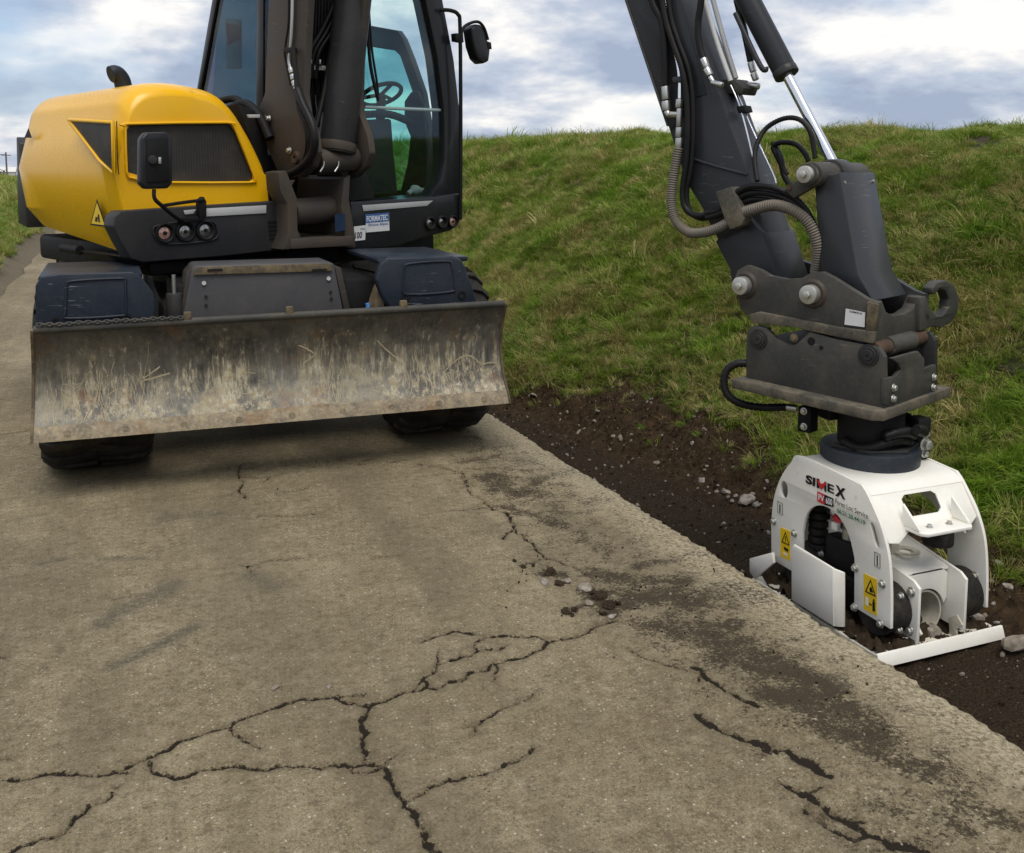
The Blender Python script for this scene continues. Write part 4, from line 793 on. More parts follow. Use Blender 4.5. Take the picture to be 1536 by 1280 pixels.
mb = MB(); c0, c1 = U(2.75, .45, 4.0), B(905,-110,.45); mb.prism([c0-LV*.09-FV*.12, c0+LV*.09-FV*.12, c0+LV*.09+FV*.16, c0-LV*.09+FV*.16], c1-c0+FV*.03); mb.make('stick_head', 'arm_paint', stick, .02)
# bucket cylinder
c0, c1 = B(1180,112,.47), B(1122,0,.47); d = (c1-c0)
MB().cyl(c0, c0+d*4.2, .053, 32).make('bucket_cylinder', 'arm_paint', EX, .006); MB().cyl(c0-d*.015, c0+d*.07, .056, 32).make('cylinder_gland', 'dark_paint', EX, .004)
MB().cyl(c0+d*.02, B(1250,246,.47), .0235, 28).make('cylinder_rod', 'chrome', EX)
MB().tube([B(1103,20,.42), B(1140,98,.42), B(1152,104,.44)], .012, 10).make('cylinder_pipe', 'arm_paint', EX, smooth=60)
# link and its pin
pc0, pc1 = B(1208,262,.215), None
ac = (pc0-SW)@FV; zc = pc0[2]
MB().cyl(U(ac, .225, zc), U(ac, .235, zc), .046, 24).make('pin_washer', 'dusty_steel', EX, .002)
lk = MB().cyl(U(ac, .26, zc), U(ac, .68, zc), .052, 28).make('link_pin', 'dusty_steel', EX, .006)
MB().cyl(U(ac, .20, zc), U(ac, .27, zc), .036, 24).make('pin_head', 'bolt_steel', lk, .005); MB().hexbolt(U(ac, .20, zc), -LV, .017, .016, False).make('bolt', 'bolt_steel', lk, .002)
MB().cyl(U(ac, .68, zc), U(ac, .72, zc), .036, 24).make('pin_head', 'dusty_steel', lk, .005)
MB().cyl(U(ac, .42, zc), U(ac, .52, zc), .066, 28).make('rod_eye', 'dark_paint', EX, .006)
n0 = pxB(.31, (1221,272),(1259,258),(1287,412),(1310,452),(1283,446),(1230,408)); a_f = (n0[1]-SW)@FV
wdt = (A(1312,263,a_f)-SW)@LV-.31
link = plate('link', 'arm_paint', EX, n0, LV*wdt, .008)
for x, y in ((1266,274),(1309,272)): MB().hexbolt(A(x, y, a_f+.005), FV, .008, .008).make('bolt', 'bolt_steel', link)
MB().hexbolt(A(1321,438,(n0[2]-SW)@FV+.03), FV, .009, .01).make('bolt', 'bolt_steel', link)
plate('side_link', 'dusty_steel', EX, pxB(.27, (1176,285),(1198,268),(1212,246),(1224,262),(1218,282),(1190,298)), LV*.03, .006)
plate('side_link', 'arm_paint', EX, pxB(.60, (1176,285),(1198,268),(1212,246),(1224,262),(1218,282),(1190,298)), LV*.03, .006)
MB().cyl(B(1183,281,.26), B(1183,281,.27), .012, 12).make('bolt', 'rust', EX)
# --- quick coupler
CN, CW = .215, .43
cp = [(1101,427),(1106,406),(1120,398),(1139,405),(1154,414),(1180,419),(1201,418),(1217,409),(1232,408),(1248,416),(1300,449),(1316,455),(1309,512),(1248,500),(1206,493),(1191,490),(1128,482),(1123,474),(1112,464)]
cpl = plate('quick_coupler', 'dusty_steel', EX, pxB(CN, *cp), LV*.035, .005)
far = [p+LV*CW for p in pxB(CN, *cp)]; plate('coupler_cheek', 'dark_paint', cpl, far, LV*.035, .005)
plate('coupler_rail', 'mud_steel', cpl, pxB(CN-.02, (1123,472),(1138,468),(1255,491),(1311,498),(1309,516),(1242,503),(1206,495),(1190,491),(1128,485)), LV*.03, .004)
plate('coupler_corner', 'muddy_edge', cpl, pxB(CN-.012, (1301,452),(1316,457),(1311,498),(1298,495)), LV*.02, .003)
af = (B(1309,500,CN)-SW)@FV
plate('coupler_front', 'dusty_steel', cpl, pxA(af, (1311,458),(1323,451),(1329,468),(1339,474),(1357,472),(1370,463),(1378,444),(1394,440),(1392,484),(1380,496),(1350,505),(1330,520),(1310,516)), -FV*.05, .006)
plate('lifting_hook', 'dusty_steel', cpl, pxA(af+.02, (1388,470),(1391,460),(1397,464),(1405,474),(1414,474),(1422,464),(1424,448),(1419,437),(1411,433),(1405,438),(1404,442),(1399,441),(1399,432),(1407,423),(1420,421),(1432,428),(1439,446),(1437,468),(1427,485),(1411,492),(1396,490),(1387,484)), -FV*.045, .008, seg=3)
plate('hook_root', 'dusty_steel', cpl, pxA(af+.02, (1380,446),(1390,444),(1396,466),(1396,492),(1380,498)), -FV*.06, .008)
plate('coupler_block', 'black', cpl, [U(af-.5, CN+.06, .99), U(af-.06, CN+.06, .95), U(af-.06, CN+.06, 1.02), U(af-.5, CN+.06, 1.08)], LV*.32, .01)
plate('identity_plate', 'white_sticker', cpl, pxB(CN-.003, (1269,463),(1298,469),(1297,491),(1267,487)), -LV*.002, 0)
text('plate_text', 'SIMEX', B(1274,468.5,CN-.006), B(1294,472.5,CN-.006), B(1274,465.5,CN-.006), 'ink', cpl, .01)
for x, y in ((1118,428),(1220,441)):
    c = B(x, y, CN); MB().lathe(c, -LV, [(0, .02), (.010, .02), (.012, .052), (0, .062)], 32).make('pin_boss', 'boom_paint', cpl, smooth=40)
    pn = MB().cyl(c, c-LV*.05, .040, 28).make('coupler_pin', 'bolt_steel', cpl, .006); MB().hexbolt(c-LV*.05, -LV, .018, .016, False).make('bolt', 'bolt_steel', pn, .002)
    MB().cyl(c+LV*.03, c+LV*(CW+.06), .038, 20).make('pin_shaft', 'dark_paint', cpl)
# --- hoses and pipes on the stick
bN = AN-.03
def hb(name, mat, pts, r, b=bN, rib=None, n=10): return hose(name, mat, EX, [B(p[0], p[1], p[2] if len(p) > 2 else b) for p in pts], r, rib, n)
hb('corrugated_hose', 'grey_hose', [(1018,222,.30),(1011,262,.29),(1007,300,.28),(1013,330,.27),(1032,348,.26),(1055,349,.25),(1078,342,.25),(1095,332,.25)], .024, rib=.011, n=14)
hb('corrugated_hose', 'grey_hose', [(1095,326,.25),(1125,316,.25),(1160,308,.26),(1190,316,.27),(1212,334,.29),(1224,360,.31),(1227,385,.33),(1224,408,.35)], .026, rib=.011, n=14)
hb('spiral_hose', 'hose', [(985,-60),(997,20),(1008,60),(1022,100),(1030,140),(1032,190),(1030,240),(1024,285),(1028,312),(1046,324),(1070,318),(1085,308)], .016, bN-.01, rib=.013)
hb('spiral_hose', 'hose', [(998,-60),(1006,20),(1017,60),(1032,100),(1039,140),(1040,200),(1037,250),(1030,290),(1036,318),(1056,328),(1085,312)], .013, bN, rib=.013)
hb('hydraulic_hose', 'hose', [(960,-80),(978,0),(992,30),(997,70),(998,128)], .018)
for (x0, y0, x1, y1, r) in ((998,130,999,150,.020),(999,152,1000,166,.022),(1000,167,1004,174,.017)): MB().cyl(B(x0,y0,bN), B(x1,y1,bN), r, 12).make('hose_fitting', 'zinc', EX, .002)
MB().cyl(B(1002,172,bN), B(1018,172,bN), .015, 12).make('hose_fitting', 'zinc', EX, .002)
hb('steel_pipe', 'chrome', [(990,-60),(1000,20),(1007,60),(1016,90),(1020,120),(1020,148)], .011)
for (y0, y1, r) in ((149,162,.018),(163,190,.015),(191,206,.018),(207,224,.020)): MB().cyl(B(1019.5,y0,bN), B(1018.5,y1,bN), r, 12).make('hose_fitting', 'zinc', EX, .002)
plate('pipe_clamp', 'arm_paint', EX, pxB(bN-.015, (1008,116),(1022,114),(1023,124),(1009,125)), LV*.03, .003)
hb('hydraulic_hose', 'hose', [(1060,-60),(1052,0),(1047,40),(1050,70),(1056,90)], .016)
for (x0, y0, x1, y1, r) in ((1055,88,1060,102,.017),(1060,103,1065,114,.018),(1065,115,1070,124,.012),(1068,124,1084,128,.013)): MB().cyl(B(x0,y0,bN), B(x1,y1,bN), r, 12).make('hose_fitting', 'zinc', EX, .002)
# pipes on the stick's front face
for off, pts in ((.40, [(1052,-20),(1075,62),(1096,122)]), (.46, [(1064,-20),(1086,60),(1104,118)])): hb('steel_pipe', 'light_bar', [(x, y, off) for x, y in pts], .012)
hb('hydraulic_hose', 'hose', [(1105,0,.50),(1116,45,.50),(1126,92,.50)], .016)
for (x0, y0, x1, y1) in ((1126,94,1130,108),(1130,110,1134,120),(1122,128,1138,130)): MB().cyl(B(x0,y0,.5), B(x1,y1,.5), .016, 12).make('hose_fitting', 'zinc', EX, .002)
plate('valve_block', 'dusty_steel', EX, pxB(.42, (1078,120),(1100,118),(1116,132),(1112,142),(1086,140)), LV*.12, .006)
for off, pts in ((.41, [(1096,128),(1108,155),(1118,190),(1130,240)]), (.44, [(1102,128),(1120,175),(1138,215),(1160,262),(1164,275)])): hb('thin_pipe', 'chrome', [(x, y, off) for x, y in pts], .0045, n=8)
plate('pipe_clamp', 'black', EX, pxB(.40, (1104,160),(1116,158),(1119,168),(1107,170)), LV*.06, .003)
hb('hydraulic_hose', 'hose', [(1136,272,.30),(1132,240,.33),(1136,215,.36),(1150,192,.40),(1176,178,.42),(1200,180,.42),(1216,200,.42),(1223,238,.42)], .012, rib=.012)
hb('hydraulic_hose', 'hose', [(1180,262,.5),(1166,235,.5),(1160,220,.5),(1172,214,.5),(1192,216,.5),(1206,228,.5),(1213,242,.5)], .012)
hb('hydraulic_hose', 'hose', [(1160,215,.52),(1170,235,.5),(1176,262,.5),(1186,280,.48)], .014)
for i in range(3): hb('spiral_hose', 'hose', [(1098,292+i*11,.25+.01*i),(1125,280+i*10,.26+.01*i),(1160,282+i*10,.27+.015*i),(1190,296+i*9,.30),(1212,320+i*8,.33),(1226,350+i*6,.36)], .0155, rib=.014)
for i in range(2): hb('spiral_hose', 'hose', [(1060,320+i*7,.27),(1078,316+i*6,.26),(1092,304+i*12,.25)], .015, rib=.014)
plate('hose_clamp_block', 'mud_steel', EX, pxB(.225, (1073,288),(1097,280),(1116,328),(1112,338),(1095,345),(1086,328)), LV*.07, .005)

# ================================================================== the plate compactor with its adapter bracket
TX, TY = 2.95, 3.20
CPT = thing('plate_compactor', (TX, TY, -.22), 'white vibrating plate compactor in the trench under a dark adapter bracket', 'compactor')
BN = .20
# adapter bracket hung in the coupler
adp = plate('adapter_bracket', 'dusty_steel', CPT, pxB(BN, (1120,505),(1125,491),(1136,488),(1149,493),(1162,508),(1178,517),(1192,519),(1215,498),(1253,509),(1300,518),(1318,522),(1326,536),(1327,616),(1119,572)), LV*.03, .004)
fr = [p+LV*.47 for p in pxB(BN, (1120,505),(1125,491),(1149,493),(1300,518),(1318,518),(1327,532),(1327,616),(1119,572))]; plate('bracket_cheek', 'dark_paint', adp, fr, LV*.03, .004)
af2 = (B(1326,560,BN)-SW)@FV; ar2 = (B(1119,560,BN)-SW)@FV
MB().ubox(ar2+.02, af2-.05, BN+.03, BN+.47, .74, .90).make('bracket_core', 'black', adp)
pl = [U(3.98, .125, .692), U(4.62, .125, .662), U(4.655, .165, .660), U(4.66, .79, .660), U(3.98, .79, .692)]
plate('mounting_plate', 'mud_steel', CPT, pl, ZV*.042, .006)
cv = plate('bracket_cover', 'dusty_steel', CPT, pxA(af2+.012, (1329,568),(1344,565),(1352,556),(1349,546),(1338,538),(1378,527),(1387,538),(1387,553),(1404,547),(1405,562),(1400,590),(1340,613),(1328,608)), -FV*.02, .004)
for x, y in ((1340,582),(1339,598),(1400,566),(1399,581)): MB().hexbolt(A(x, y, af2+.013), FV, .0125, .014).make('bolt', 'bolt_steel', cv, .002)
MB().cyl(U(af2-.06, BN+.02, .925), U(af2-.06, BN+.49, .925), .032, 20).make('bracket_pin', 'rust', CPT, .003)
MB().cyl(U(af2-.06, BN+.14, .925), U(af2-.06, BN+.36, .925), .040, 20).make('pin_sleeve', 'dusty_steel', CPT, .003)
for x, y in ((1138,509),(1303,533)):
    c = B(x, y, BN); MB().lathe(c, -LV, [(0, .004), (.016, .004), (.016, .020), (.011, .022), (.011, .032), (.006, .034), (.006, .042), (0, .044)], 32).make('pin_end', 'dark_paint', adp, smooth=40)
MB().hexbolt(B(1191,507,BN+.002), -LV, .014, .012).make('bolt', 'muddy_edge', adp, .002)
for x, y, r in ((1217,512,.017), (1232,522,.009)): MB().lathe(B(x, y, BN), -LV, [(-.01, .0005), (.0015, .0005), (.0015, r), (-.01, r)], 20).make('hole_dark_disc', 'black', adp)  # raised black discs paint the dark inside two holes
hose('adapter_hose', 'hose', CPT, [B(1122,545,.22), B(1104,546,.19), B(1090,556,.17), B(1086,575,.16), B(1092,593,.16), B(1110,605,.18), B(1140,611,.24), B(1180,611,.30)], .019, rib=.02)
MB().cyl(B(1180,611,.30), B(1196,613,.31), .017, 12).make('hose_fitting', 'zinc', CPT, .002)
# slewing head under the plate
MB().cyl((TX, TY, .485), (TX, TY, .672), .135, 32).make('rotator', 'black', CPT, .01)
for dx_, dy_ in ((-.10, .12), (.16, .06), (.02, -.07)): MB().wbox(TX+dx_-.05, TX+dx_+.05, TY+dy_-.04, TY+dy_+.04, .58, .67).make('rotator_block', 'black', CPT, .008)
bk = MB().box(B(1212,628,.28), FV*.03, LV*.035, ZV*.055).make('hose_manifold', 'black', CPT, .006)
for y in (617, 640): MB().hexbolt(B(1206,y,.235), -LV, .012, .016).make('bolt', 'bolt_steel', bk, .002)
ring = MB().lathe((TX, TY, 0), ZV, [(.405, .10), (.400, .185), (.405, .200), (.475, .204), (.487, .198), (.490, .17), (.49, .10)], 48).make('turntable_ring', 'ring_blue', CPT, smooth=40)
MB().lathe((TX, TY, 0), ZV, [(.386, .12), (.386, .19), (.402, .19), (.402, .12)], 40).make('ring_gasket', 'black', ring)
plate('ring_plate', 'dark_paint', CPT, [(TX-.19, TY+.02, .489), (TX-.13, TY-.13, .489), (TX+.02, TY-.19, .489), (TX+.17, TY-.10, .489), (TX+.19, TY+.05, .489), (TX, TY+.18, .489)], ZV*.012, .003)
for k, (r, z, t0, t1) in enumerate(((.150, .520, -3.1, .2), (.165, .556, -2.0, .5), (.205, .575, -1.3, .8))):
    hose('slew_hose', 'hose', CPT, [np.array([TX+r*math.cos(t), TY+r*math.sin(t), z+.02*math.sin(3*t)]) for t in np.linspace(t0, t1, 9)], .024, rib=.026, n=12)
mk = MB().wbox(TX+.165, TX+.235, TY-.10, TY-.03, .42, .60).make('stop_block', 'black', CPT, .008)
MB().hexbolt((TX+.20, TY-.10, .49), -YV, .022, .03).make('bolt', 'bolt_steel', mk, .003); MB().hexbolt((TX+.20, TY-.10, .535), -YV, .014, .02).make('bolt', 'bolt_steel', mk, .002); MB().hexbolt((TX+.20, TY-.10, .45), -YV, .014, .02).make('bolt', 'bolt_steel', mk, .002)
# white frame
XN, XF = 2.68, 3.165
sp_ = [(1157,839),(1156.5,785),(1160,750),(1170,718),(1186,694),(1202,684.5),(1281,722),(1295,732),(1309,760),(1323,795),(1333,838),(1336,890),(1335.5,944),(1281,911),(1281.5,838),(1274,806),(1260,778),(1240,761),(1221,760),(1209,774),(1203,799),(1203,866)]
def ell(cx, cy, rx, ry, n=18, sh=0.): return [(cx+rx*math.cos(2*math.pi*i/n), cy+ry*math.sin(2*math.pi*i/n)+sh*math.cos(2*math.pi*i/n)) for i in range(n)]
h1 = pxX(XN, *ell(1176, 735, 5.5, 13, sh=2)); h2 = pxX(XN, (1305,786),(1308,784),(1311,790),(1318,815),(1319,822),(1315,821),(1311,812))
sp_ = [tuple(p[:2]) for p in catmull([(x, y, 0) for x, y in sp_[1:13]], 4)]+sp_[13:14]+[tuple(p[:2]) for p in catmull([(x, y, 0) for x, y in sp_[14:21]], 4)]+sp_[21:]+sp_[:1]
nr = pxX(XN, *sp_); fs = plate('frame_side', 'white_paint', CPT, nr, XV*.014, .003, holes=(h1, h2))
dxv = XV*(XF-XN); h3 = pxX(XN, *ell(1309, 778, 6, 22, sh=3))
fs2 = plate('frame_side', 'white_paint', CPT, [p+dxv for p in nr], XV*.014, .003, holes=([p+dxv for p in h1], [GX(x, y, XF) for x, y in ell(1447.5, 785, 5, 15, sh=2)]))
# top shell bent over the two sides
tp = [GX(x, y, XN) for x, y in [(1159,760),(1160,750),(1170,718),(1186,694),(1202,684.5),(1281,722),(1290,727.5),(1297,735),(1302,744)]]
inn = [p+d for p, d in zip(tp, [YV*-.012, YV*-.012, (YV*-.010-ZV*.006), (YV*-.007-ZV*.01), -ZV*.012, -ZV*.012, (YV*.004-ZV*.011), (YV*.008-ZV*.009), (YV*.012-ZV*.004)])]
dn = np.array([0, -.003, -.001])
shell = plate('frame_top', 'white_paint', CPT, [p+XV*.0145+ZV*-.002 for p in tp]+[p+XV*.0145-ZV*.002 for p in inn[::-1]], XV*(XF-XN-.015), 0, smooth=60)
fy, fz = tp[-1][1], tp[-1][2]                           # front apron with its window
yb, zb = GX(1324,800,XN)[1:]
def ap_(x, t): return np.array([x, fy+(yb-fy)*t+.004, fz+(zb-fz)*t])
ou = [ap_(XN+.0145, 0), ap_(XF-.001, 0), ap_(XF-.001, 1.0), ap_(XF-.05, 1.2), ap_(XF-.14, 1.05), ap_(XN+.14, 1.05), ap_(XN+.06, 1.35), ap_(XN+.0145, 1.3)]
wi = [ap_(XN+.155, .24), ap_(XN+.175, .14), ap_(XF-.175, .14), ap_(XF-.155, .24), ap_(XF-.155, .64), ap_(XF-.175, .74), ap_(XN+.175, .74), ap_(XN+.155, .64)]
plate('frame_front', 'white_paint', CPT, ou, YV*.012, .003, holes=(wi,))
# bracket shelf below the window
c = ap_((XN+XF)/2, .92); hw = .13
plate('front_shelf', 'white_paint', CPT, [c+XV*-hw+YV*.01, c+XV*hw+YV*.01, c+XV*hw-YV*.085, c+XV*(hw-.02)-YV*.105, c-XV*(hw-.02)-YV*.105, c-XV*hw-YV*.085], -ZV*.014, .003)
for s in (-1, 1):
    q = c+XV*s*hw; plate('shelf_gusset', 'white_paint', CPT, [q+YV*.01, q-YV*.08, q-YV*.075+ZV*.012, q+YV*.012+ZV*.085], -XV*s*.012, .003)
    MB().hexbolt(c+XV*s*.05-YV*.05, ZV, .010, .012).make('bolt', 'bolt_steel', CPT, .002)
MB().cyl(c+YV*-.045-ZV*.014, c+YV*-.045-ZV*.075, .058, 24).make('rubber_buffer', 'rubber', CPT, .008)
# vibrator housing: two cheeks, bent cover with an arched front
VL, VR, VF, VB = 2.795, 3.045, 2.745, 3.45
for X, sg in ((VL, 1), (VR, -1)):
    plate('housing_cheek', 'white_paint', CPT, [(X, VF, -.155), (X, VF, .055), (X, VF+.03, .075), (X, VF+.09, .085), (X, VB, .19), (X, VB, -.155)], XV*.014*sg, .003)
    for yy, zz in ((VF+.035, .03), (VF+.035, -.125)):
        MB().hexbolt((X-.001*sg, yy, zz), -XV*sg, .014, .014).make('bolt', 'bolt_steel', CPT, .002)
arch = [(VL+.016+t*(VR-VL-.032), VF+.03, z) for t, z in ((0, .06), (1, .06))]
ax_ = [(VR-.016, VF+.085, -.05), *[((VL+VR)/2+.098*math.cos(t), VF+.085, -.105+.105*math.sin(t)) for t in np.linspace(.3, math.pi-.3, 12)], (VL+.016, VF+.085, -.05)]
plate('housing_front', 'white_paint', CPT, [np.array(p) for p in [(VL+.016, VF+.085, .05), (VL+.05, VF+.085, .078), (VR-.05, VF+.085, .078), (VR-.016, VF+.085, .05)]+ax_], YV*.012, .003)
plate('housing_cover', 'white_paint', CPT, [np.array(p) for p in [(VL+.015, VF+.085, .077), (VR-.015, VF+.085, .077), (VR-.015, VB, .205), (VL+.015, VB, .205)]], -ZV*.012, .003)
MB().lathe(((VL+VR)/2, VF+.20, .112), ZV, [(0, .03), (.003, .03), (.003, .055), (0, .055)], 28).make('cover_ring', 'white_dirty', CPT)
MB().lathe(((VL+VR)/2, VF+.098, -.105), YV, [(0, .088), (0, .096), (VB-VF-.15, .096), (VB-VF-.15, .002), (VB-VF-.17, .002), (VB-VF-.17, .088)], 36).make('exciter_tube', 'white_dirty', CPT, smooth=40)
for X in (VL+.02, VR-.02):
    plate('foot_gusset', 'white_dirty', CPT, [(X, VF+.02, -.20), (X, VF+.06, -.20), (X, VF+.07, -.13), (X, VF+.03, -.10), (X, VF+.0, -.13), (X, VF+.03, -.16)], XV*.012, .002)
for X0, X1 in ((XN+.016, VL-.001), (VR+.001, XF-.001)):
    for yy in (VF+.125, VB-.12):
        mb = MB().lathe((X0, yy, -.06), XV, [(0, .02), (0, .098), ((X1-X0)*.12, .10), ((X1-X0)*.3, .094), ((X1-X0)*.7, .094), ((X1-X0)*.88, .10), (X1-X0, .098), (X1-X0, .02)], 32); d_ = mb.make('rubber_damper', 'rubber', CPT, smooth=50)
        for yz in ((.07, .06), (-.07, .06), (.07, -.075), (-.07, -.075)): MB().hexbolt((X1-.03 if X0 < 2.9 else X0+.03, yy+yz[0]-.0, -.05+yz[1]), XV*(-1 if X0 < 2.9 else 1), .012, .016).make('bolt', 'bolt_steel', d_, .002)
# hydraulic motor seen through the arch
mo = MB().wbox(XN+.05, XN+.12, 3.02, 3.20, -.02, .13).make('hydraulic_motor', 'black', CPT, .012)
MB().wbox(XN+.03, XN+.10, 2.98, 3.16, -.12, -.0).make('motor_flange', 'black', mo, .01)
MB().cyl((XN+.09, 3.10, .13), (XN+.09, 3.10, .20), .030, 16).make('hose_fitting', 'bolt_steel', CPT, .004); MB().wbox(XN+.06, XN+.12, 3.07, 3.13, .17, .215).make('hose_fitting', 'zinc', CPT, .006)
hose('motor_hose', 'hose', CPT, [(XN+.12, 3.28, .33), (XN+.08, 3.24, .29), (XN+.06, 3.20, .25), (XN+.06, 3.17, .225)], .024, rib=.018)
MB().tube([(XN+.06, 3.175, .232), (XN+.065, 3.15, .205), (XN+.07, 3.125, .19)], .016, 12).make('hose_sleeve', 'ink_red', CPT)
MB().cyl((XN+.06, 3.15, .22), (XN+.06, 3.185, .245), .019, 12).make('hose_sleeve', 'zinc', CPT, .002)
MB().wbox(XN+.035, XN+.055, 3.115, 3.15, .165, .195).make('fitting_tag', 'white_paint', CPT, .002)
for k in range(7): MB().cyl((XN+.10, 3.30, -.02+k*.035), (XN+.10, 3.30, .008+k*.035), .045, 16).make('spring_coil', 'rubber', CPT, .006)
MB().lathe((XN+.16, 3.08, .20), -XV, [(0, .002), (.03, .002), (.03, .05), (.02, .10), (0, .115)], 32).make('bearing_cover', 'white_dirty', CPT, smooth=40)
MB().wbox(XN+.17, VL+.10, 2.95, 3.40, .09, .20).make('inner_beam', 'white_dirty', CPT, .01)
# base plate, its turned-up ends and the side guard
plate('base_plate', 'white_dirty', CPT, [np.array(p) for p in [(2.63, 2.755, -.214), (3.245, 2.755, -.214), (3.245, 3.56, -.214), (2.63, 3.56, -.214)]], ZV*.022, .004)
plate('base_lip', 'white_paint', CPT, [np.array(p) for p in [(2.612, 2.735, -.222), (3.25, 2.735, -.222), (3.25, 2.752, -.175), (2.612, 2.752, -.175)]], YV*.010, .002)
plate('base_toe', 'white_paint', CPT, pxX(2.63, (1124,838),(1158,829),(1160,845),(1145,858),(1132,869),(1124,858)), XV*.014, .003)
gd = plate('side_guard', 'white_paint', CPT, pxX(2.615, (1187,822),(1190,817),(1249,853),(1250,940),(1187,900)), XV*.012, .003)
plate('guard_end', 'white_paint', gd, [*pxX(2.615, (1249,853)), *pxX(2.615, (1249,940)), *[p+XV*.03-YV*.02 for p in pxX(2.615, (1250,940))], *[p+XV*.03-YV*.02-ZV*.008 for p in pxX(2.615, (1250,855))]], XV*.012-YV*.002, .003)
for x, y in ((1161,782),(1192,800),(1160,834),(1283,852),(1324,876),(1282,911),(1321,936)): MB().hexbolt(GX(x, y, XN), -XV, .0125, .014).make('bolt', 'bolt_steel', fs, .002)
for yy, zz in ((2.80, .02), (2.80, -.12)): MB().hexbolt((XF, yy+.02, zz), -XV, .0125, .014).make('bolt', 'bolt_steel', fs2, .002)
for x, y in ((1198,706),(1285,745)): MB().cyl(GX(x, y, XN), GX(x, y, XN-.001), .005, 8).make('rivet', 'bolt_steel', fs)
# lettering and stickers on the side
XT = XN-.003
def tx(s, a, b, t, m, bold=.0): return text('lettering', s, GX(*a, XT), GX(*b, XT), GX(*t, XT), m, fs, bold)
tx('SI', (1208,724.5), (1222.5,730.5), (1208.8,711.5), 'ink', .045)
tx('E', (1241,737.5), (1251,741.8), (1241,724.5), 'ink', .03); tx('X', (1252.5,743.5), (1268,750.5), (1253,727), 'ink', .045)
plate('lettering', 'ink', fs, pxX(XT, (1225,731.5),(1225,717.5),(1229,719),(1229,733)), -XV*.0008, 0); plate('lettering', 'ink', fs, pxX(XT, (1236.5,737),(1236.5,722.5),(1239.5,723.5),(1239.5,738.5)), -XV*.0008, 0)
plate('lettering', 'ink_red', fs, pxX(XT, (1225,718),(1232,726),(1239.5,723.5),(1239.5,727),(1232,735),(1229,729)), -XV*.0016, 0)
plate('model_badge', 'ink_red', fs, pxX(XT, (1226,737),(1237,742),(1237,757.5),(1226,752)), -XV*.001, 0); plate('model_badge', 'ink', fs, pxX(XT, (1237,742),(1250,748),(1250,761),(1237,757.5)), -XV*.001, 0)
XT = XN-.0055
tx('PV', (1227.5,750), (1236,754), (1227.5,740.5), 'ink_white', .03); tx('600', (1238.5,755.5), (1248.5,759), (1238.5,745.5), 'ink_white', .03)
tx('Perez Loc Service', (1252.5,755.5), (1302,779), (1252.5,748), 'ink', .004); tx('06.21.20.44.19', (1255,769), (1297.5,788.5), (1255,762), 'ink_green', .02)
XT = XN-.003
def warn_rect(p4, k):
    o = plate('warning_sticker', 'sticker_yellow', fs, pxX(XN, *p4), -XV*.002, 0)
    (x0, y0), (x1, y1), (x2, y2), (x3, y3) = p4
    def q(u, v): a = (x0+(x1-x0)*u, y0+(y1-y0)*u); b = (x3+(x2-x3)*u, y3+(y2-y3)*u); return (a[0]+(b[0]-a[0])*v, a[1]+(b[1]-a[1])*v)
    def P(*uv, d=.003): return pxX(XN-d, *[q(*t) for t in uv])
    plate('pictogram', 'ink', o, P((.5, .08), (.92, .50), (.08, .50)), -XV*.0008, 0); plate('pictogram', 'sticker_yellow', o, P((.5, .17), (.78, .46), (.22, .46), d=.0045), -XV*.0008, 0)
    if k: plate('pictogram', 'ink', o, P((.42, .36), (.55, .27), (.72, .42), (.45, .44), d=.006), -XV*.0008, 0); plate('pictogram', 'ink', o, P((.66, .66), (.84, .66), (.84, .92), (.66, .92)), -XV*.0008, 0); plate('pictogram', 'ink', o, P((.70, .59), (.81, .59), (.81, .645), (.70, .645)), -XV*.0008, 0); plate('pictogram', 'ink_white', o, P((.12, .64), (.34, .62), (.34, .86), (.12, .84)), -XV*.0008, 0); plate('pictogram', 'ink', o, P((.38, .76), (.62, .76), (.62, .79), (.38, .79)), -XV*.0008, 0)
    else: plate('pictogram', 'ink', o, P((.46, .24), (.54, .24), (.53, .42), (.47, .42), d=.006), -XV*.0008, 0); plate('pictogram', 'ink', o, P((.3, .62), (.8, .64), (.75, .74), (.4, .72)), -XV*.0008, 0); plate('pictogram', 'ink_white', o, P((.3, .80), (.7, .82), (.7, .90), (.3, .88)), -XV*.0008, 0)
warn_rect(((1171,791), (1185.5,797), (1185.5,842), (1171,834)), 0); warn_rect(((1296,860), (1315.5,869), (1315.5,924), (1296,914)), 1)
for p4 in (((1166.5,752),(1173.5,756),(1173.5,773),(1166.5,769)), ((1312,828),(1320,832),(1320,853),(1312,849))):
    L = pxX(XN-.0015, *p4); L.append(L[0]); MB().tube(L, .0012, 4, 1).make('pictogram', 'ink', fs)
    (x0, y0), _, (x2, y2), _ = p4; xm = (x0+x2)/2; plate('pictogram', 'ink', fs, pxX(XN, (xm-.8,y0+5),(xm+.8,y0+5.5),(xm+.8,y2-3),(xm-.8,y2-4)), -XV*.001, 0)

def heap(X, Y): return -.198+np.clip(fbm(X, Y, 24, 4, 90, .65)*.15+fbm(X, Y, 5, 2, 91)*.04+.022*np.clip((Y-2.80)/.1, -1, 1)+.010*np.clip((2.85-X)/.15, 0, 1), -.02, .06)
hp_ = grid('shaken_soil', spaced((2.634, 3.24, .008)), spaced((2.765, 3.5, .008)), heap, 'clod', kind='stuff'); hp_.parent = CPT; hp_.location = (-TX, -TY, .22)
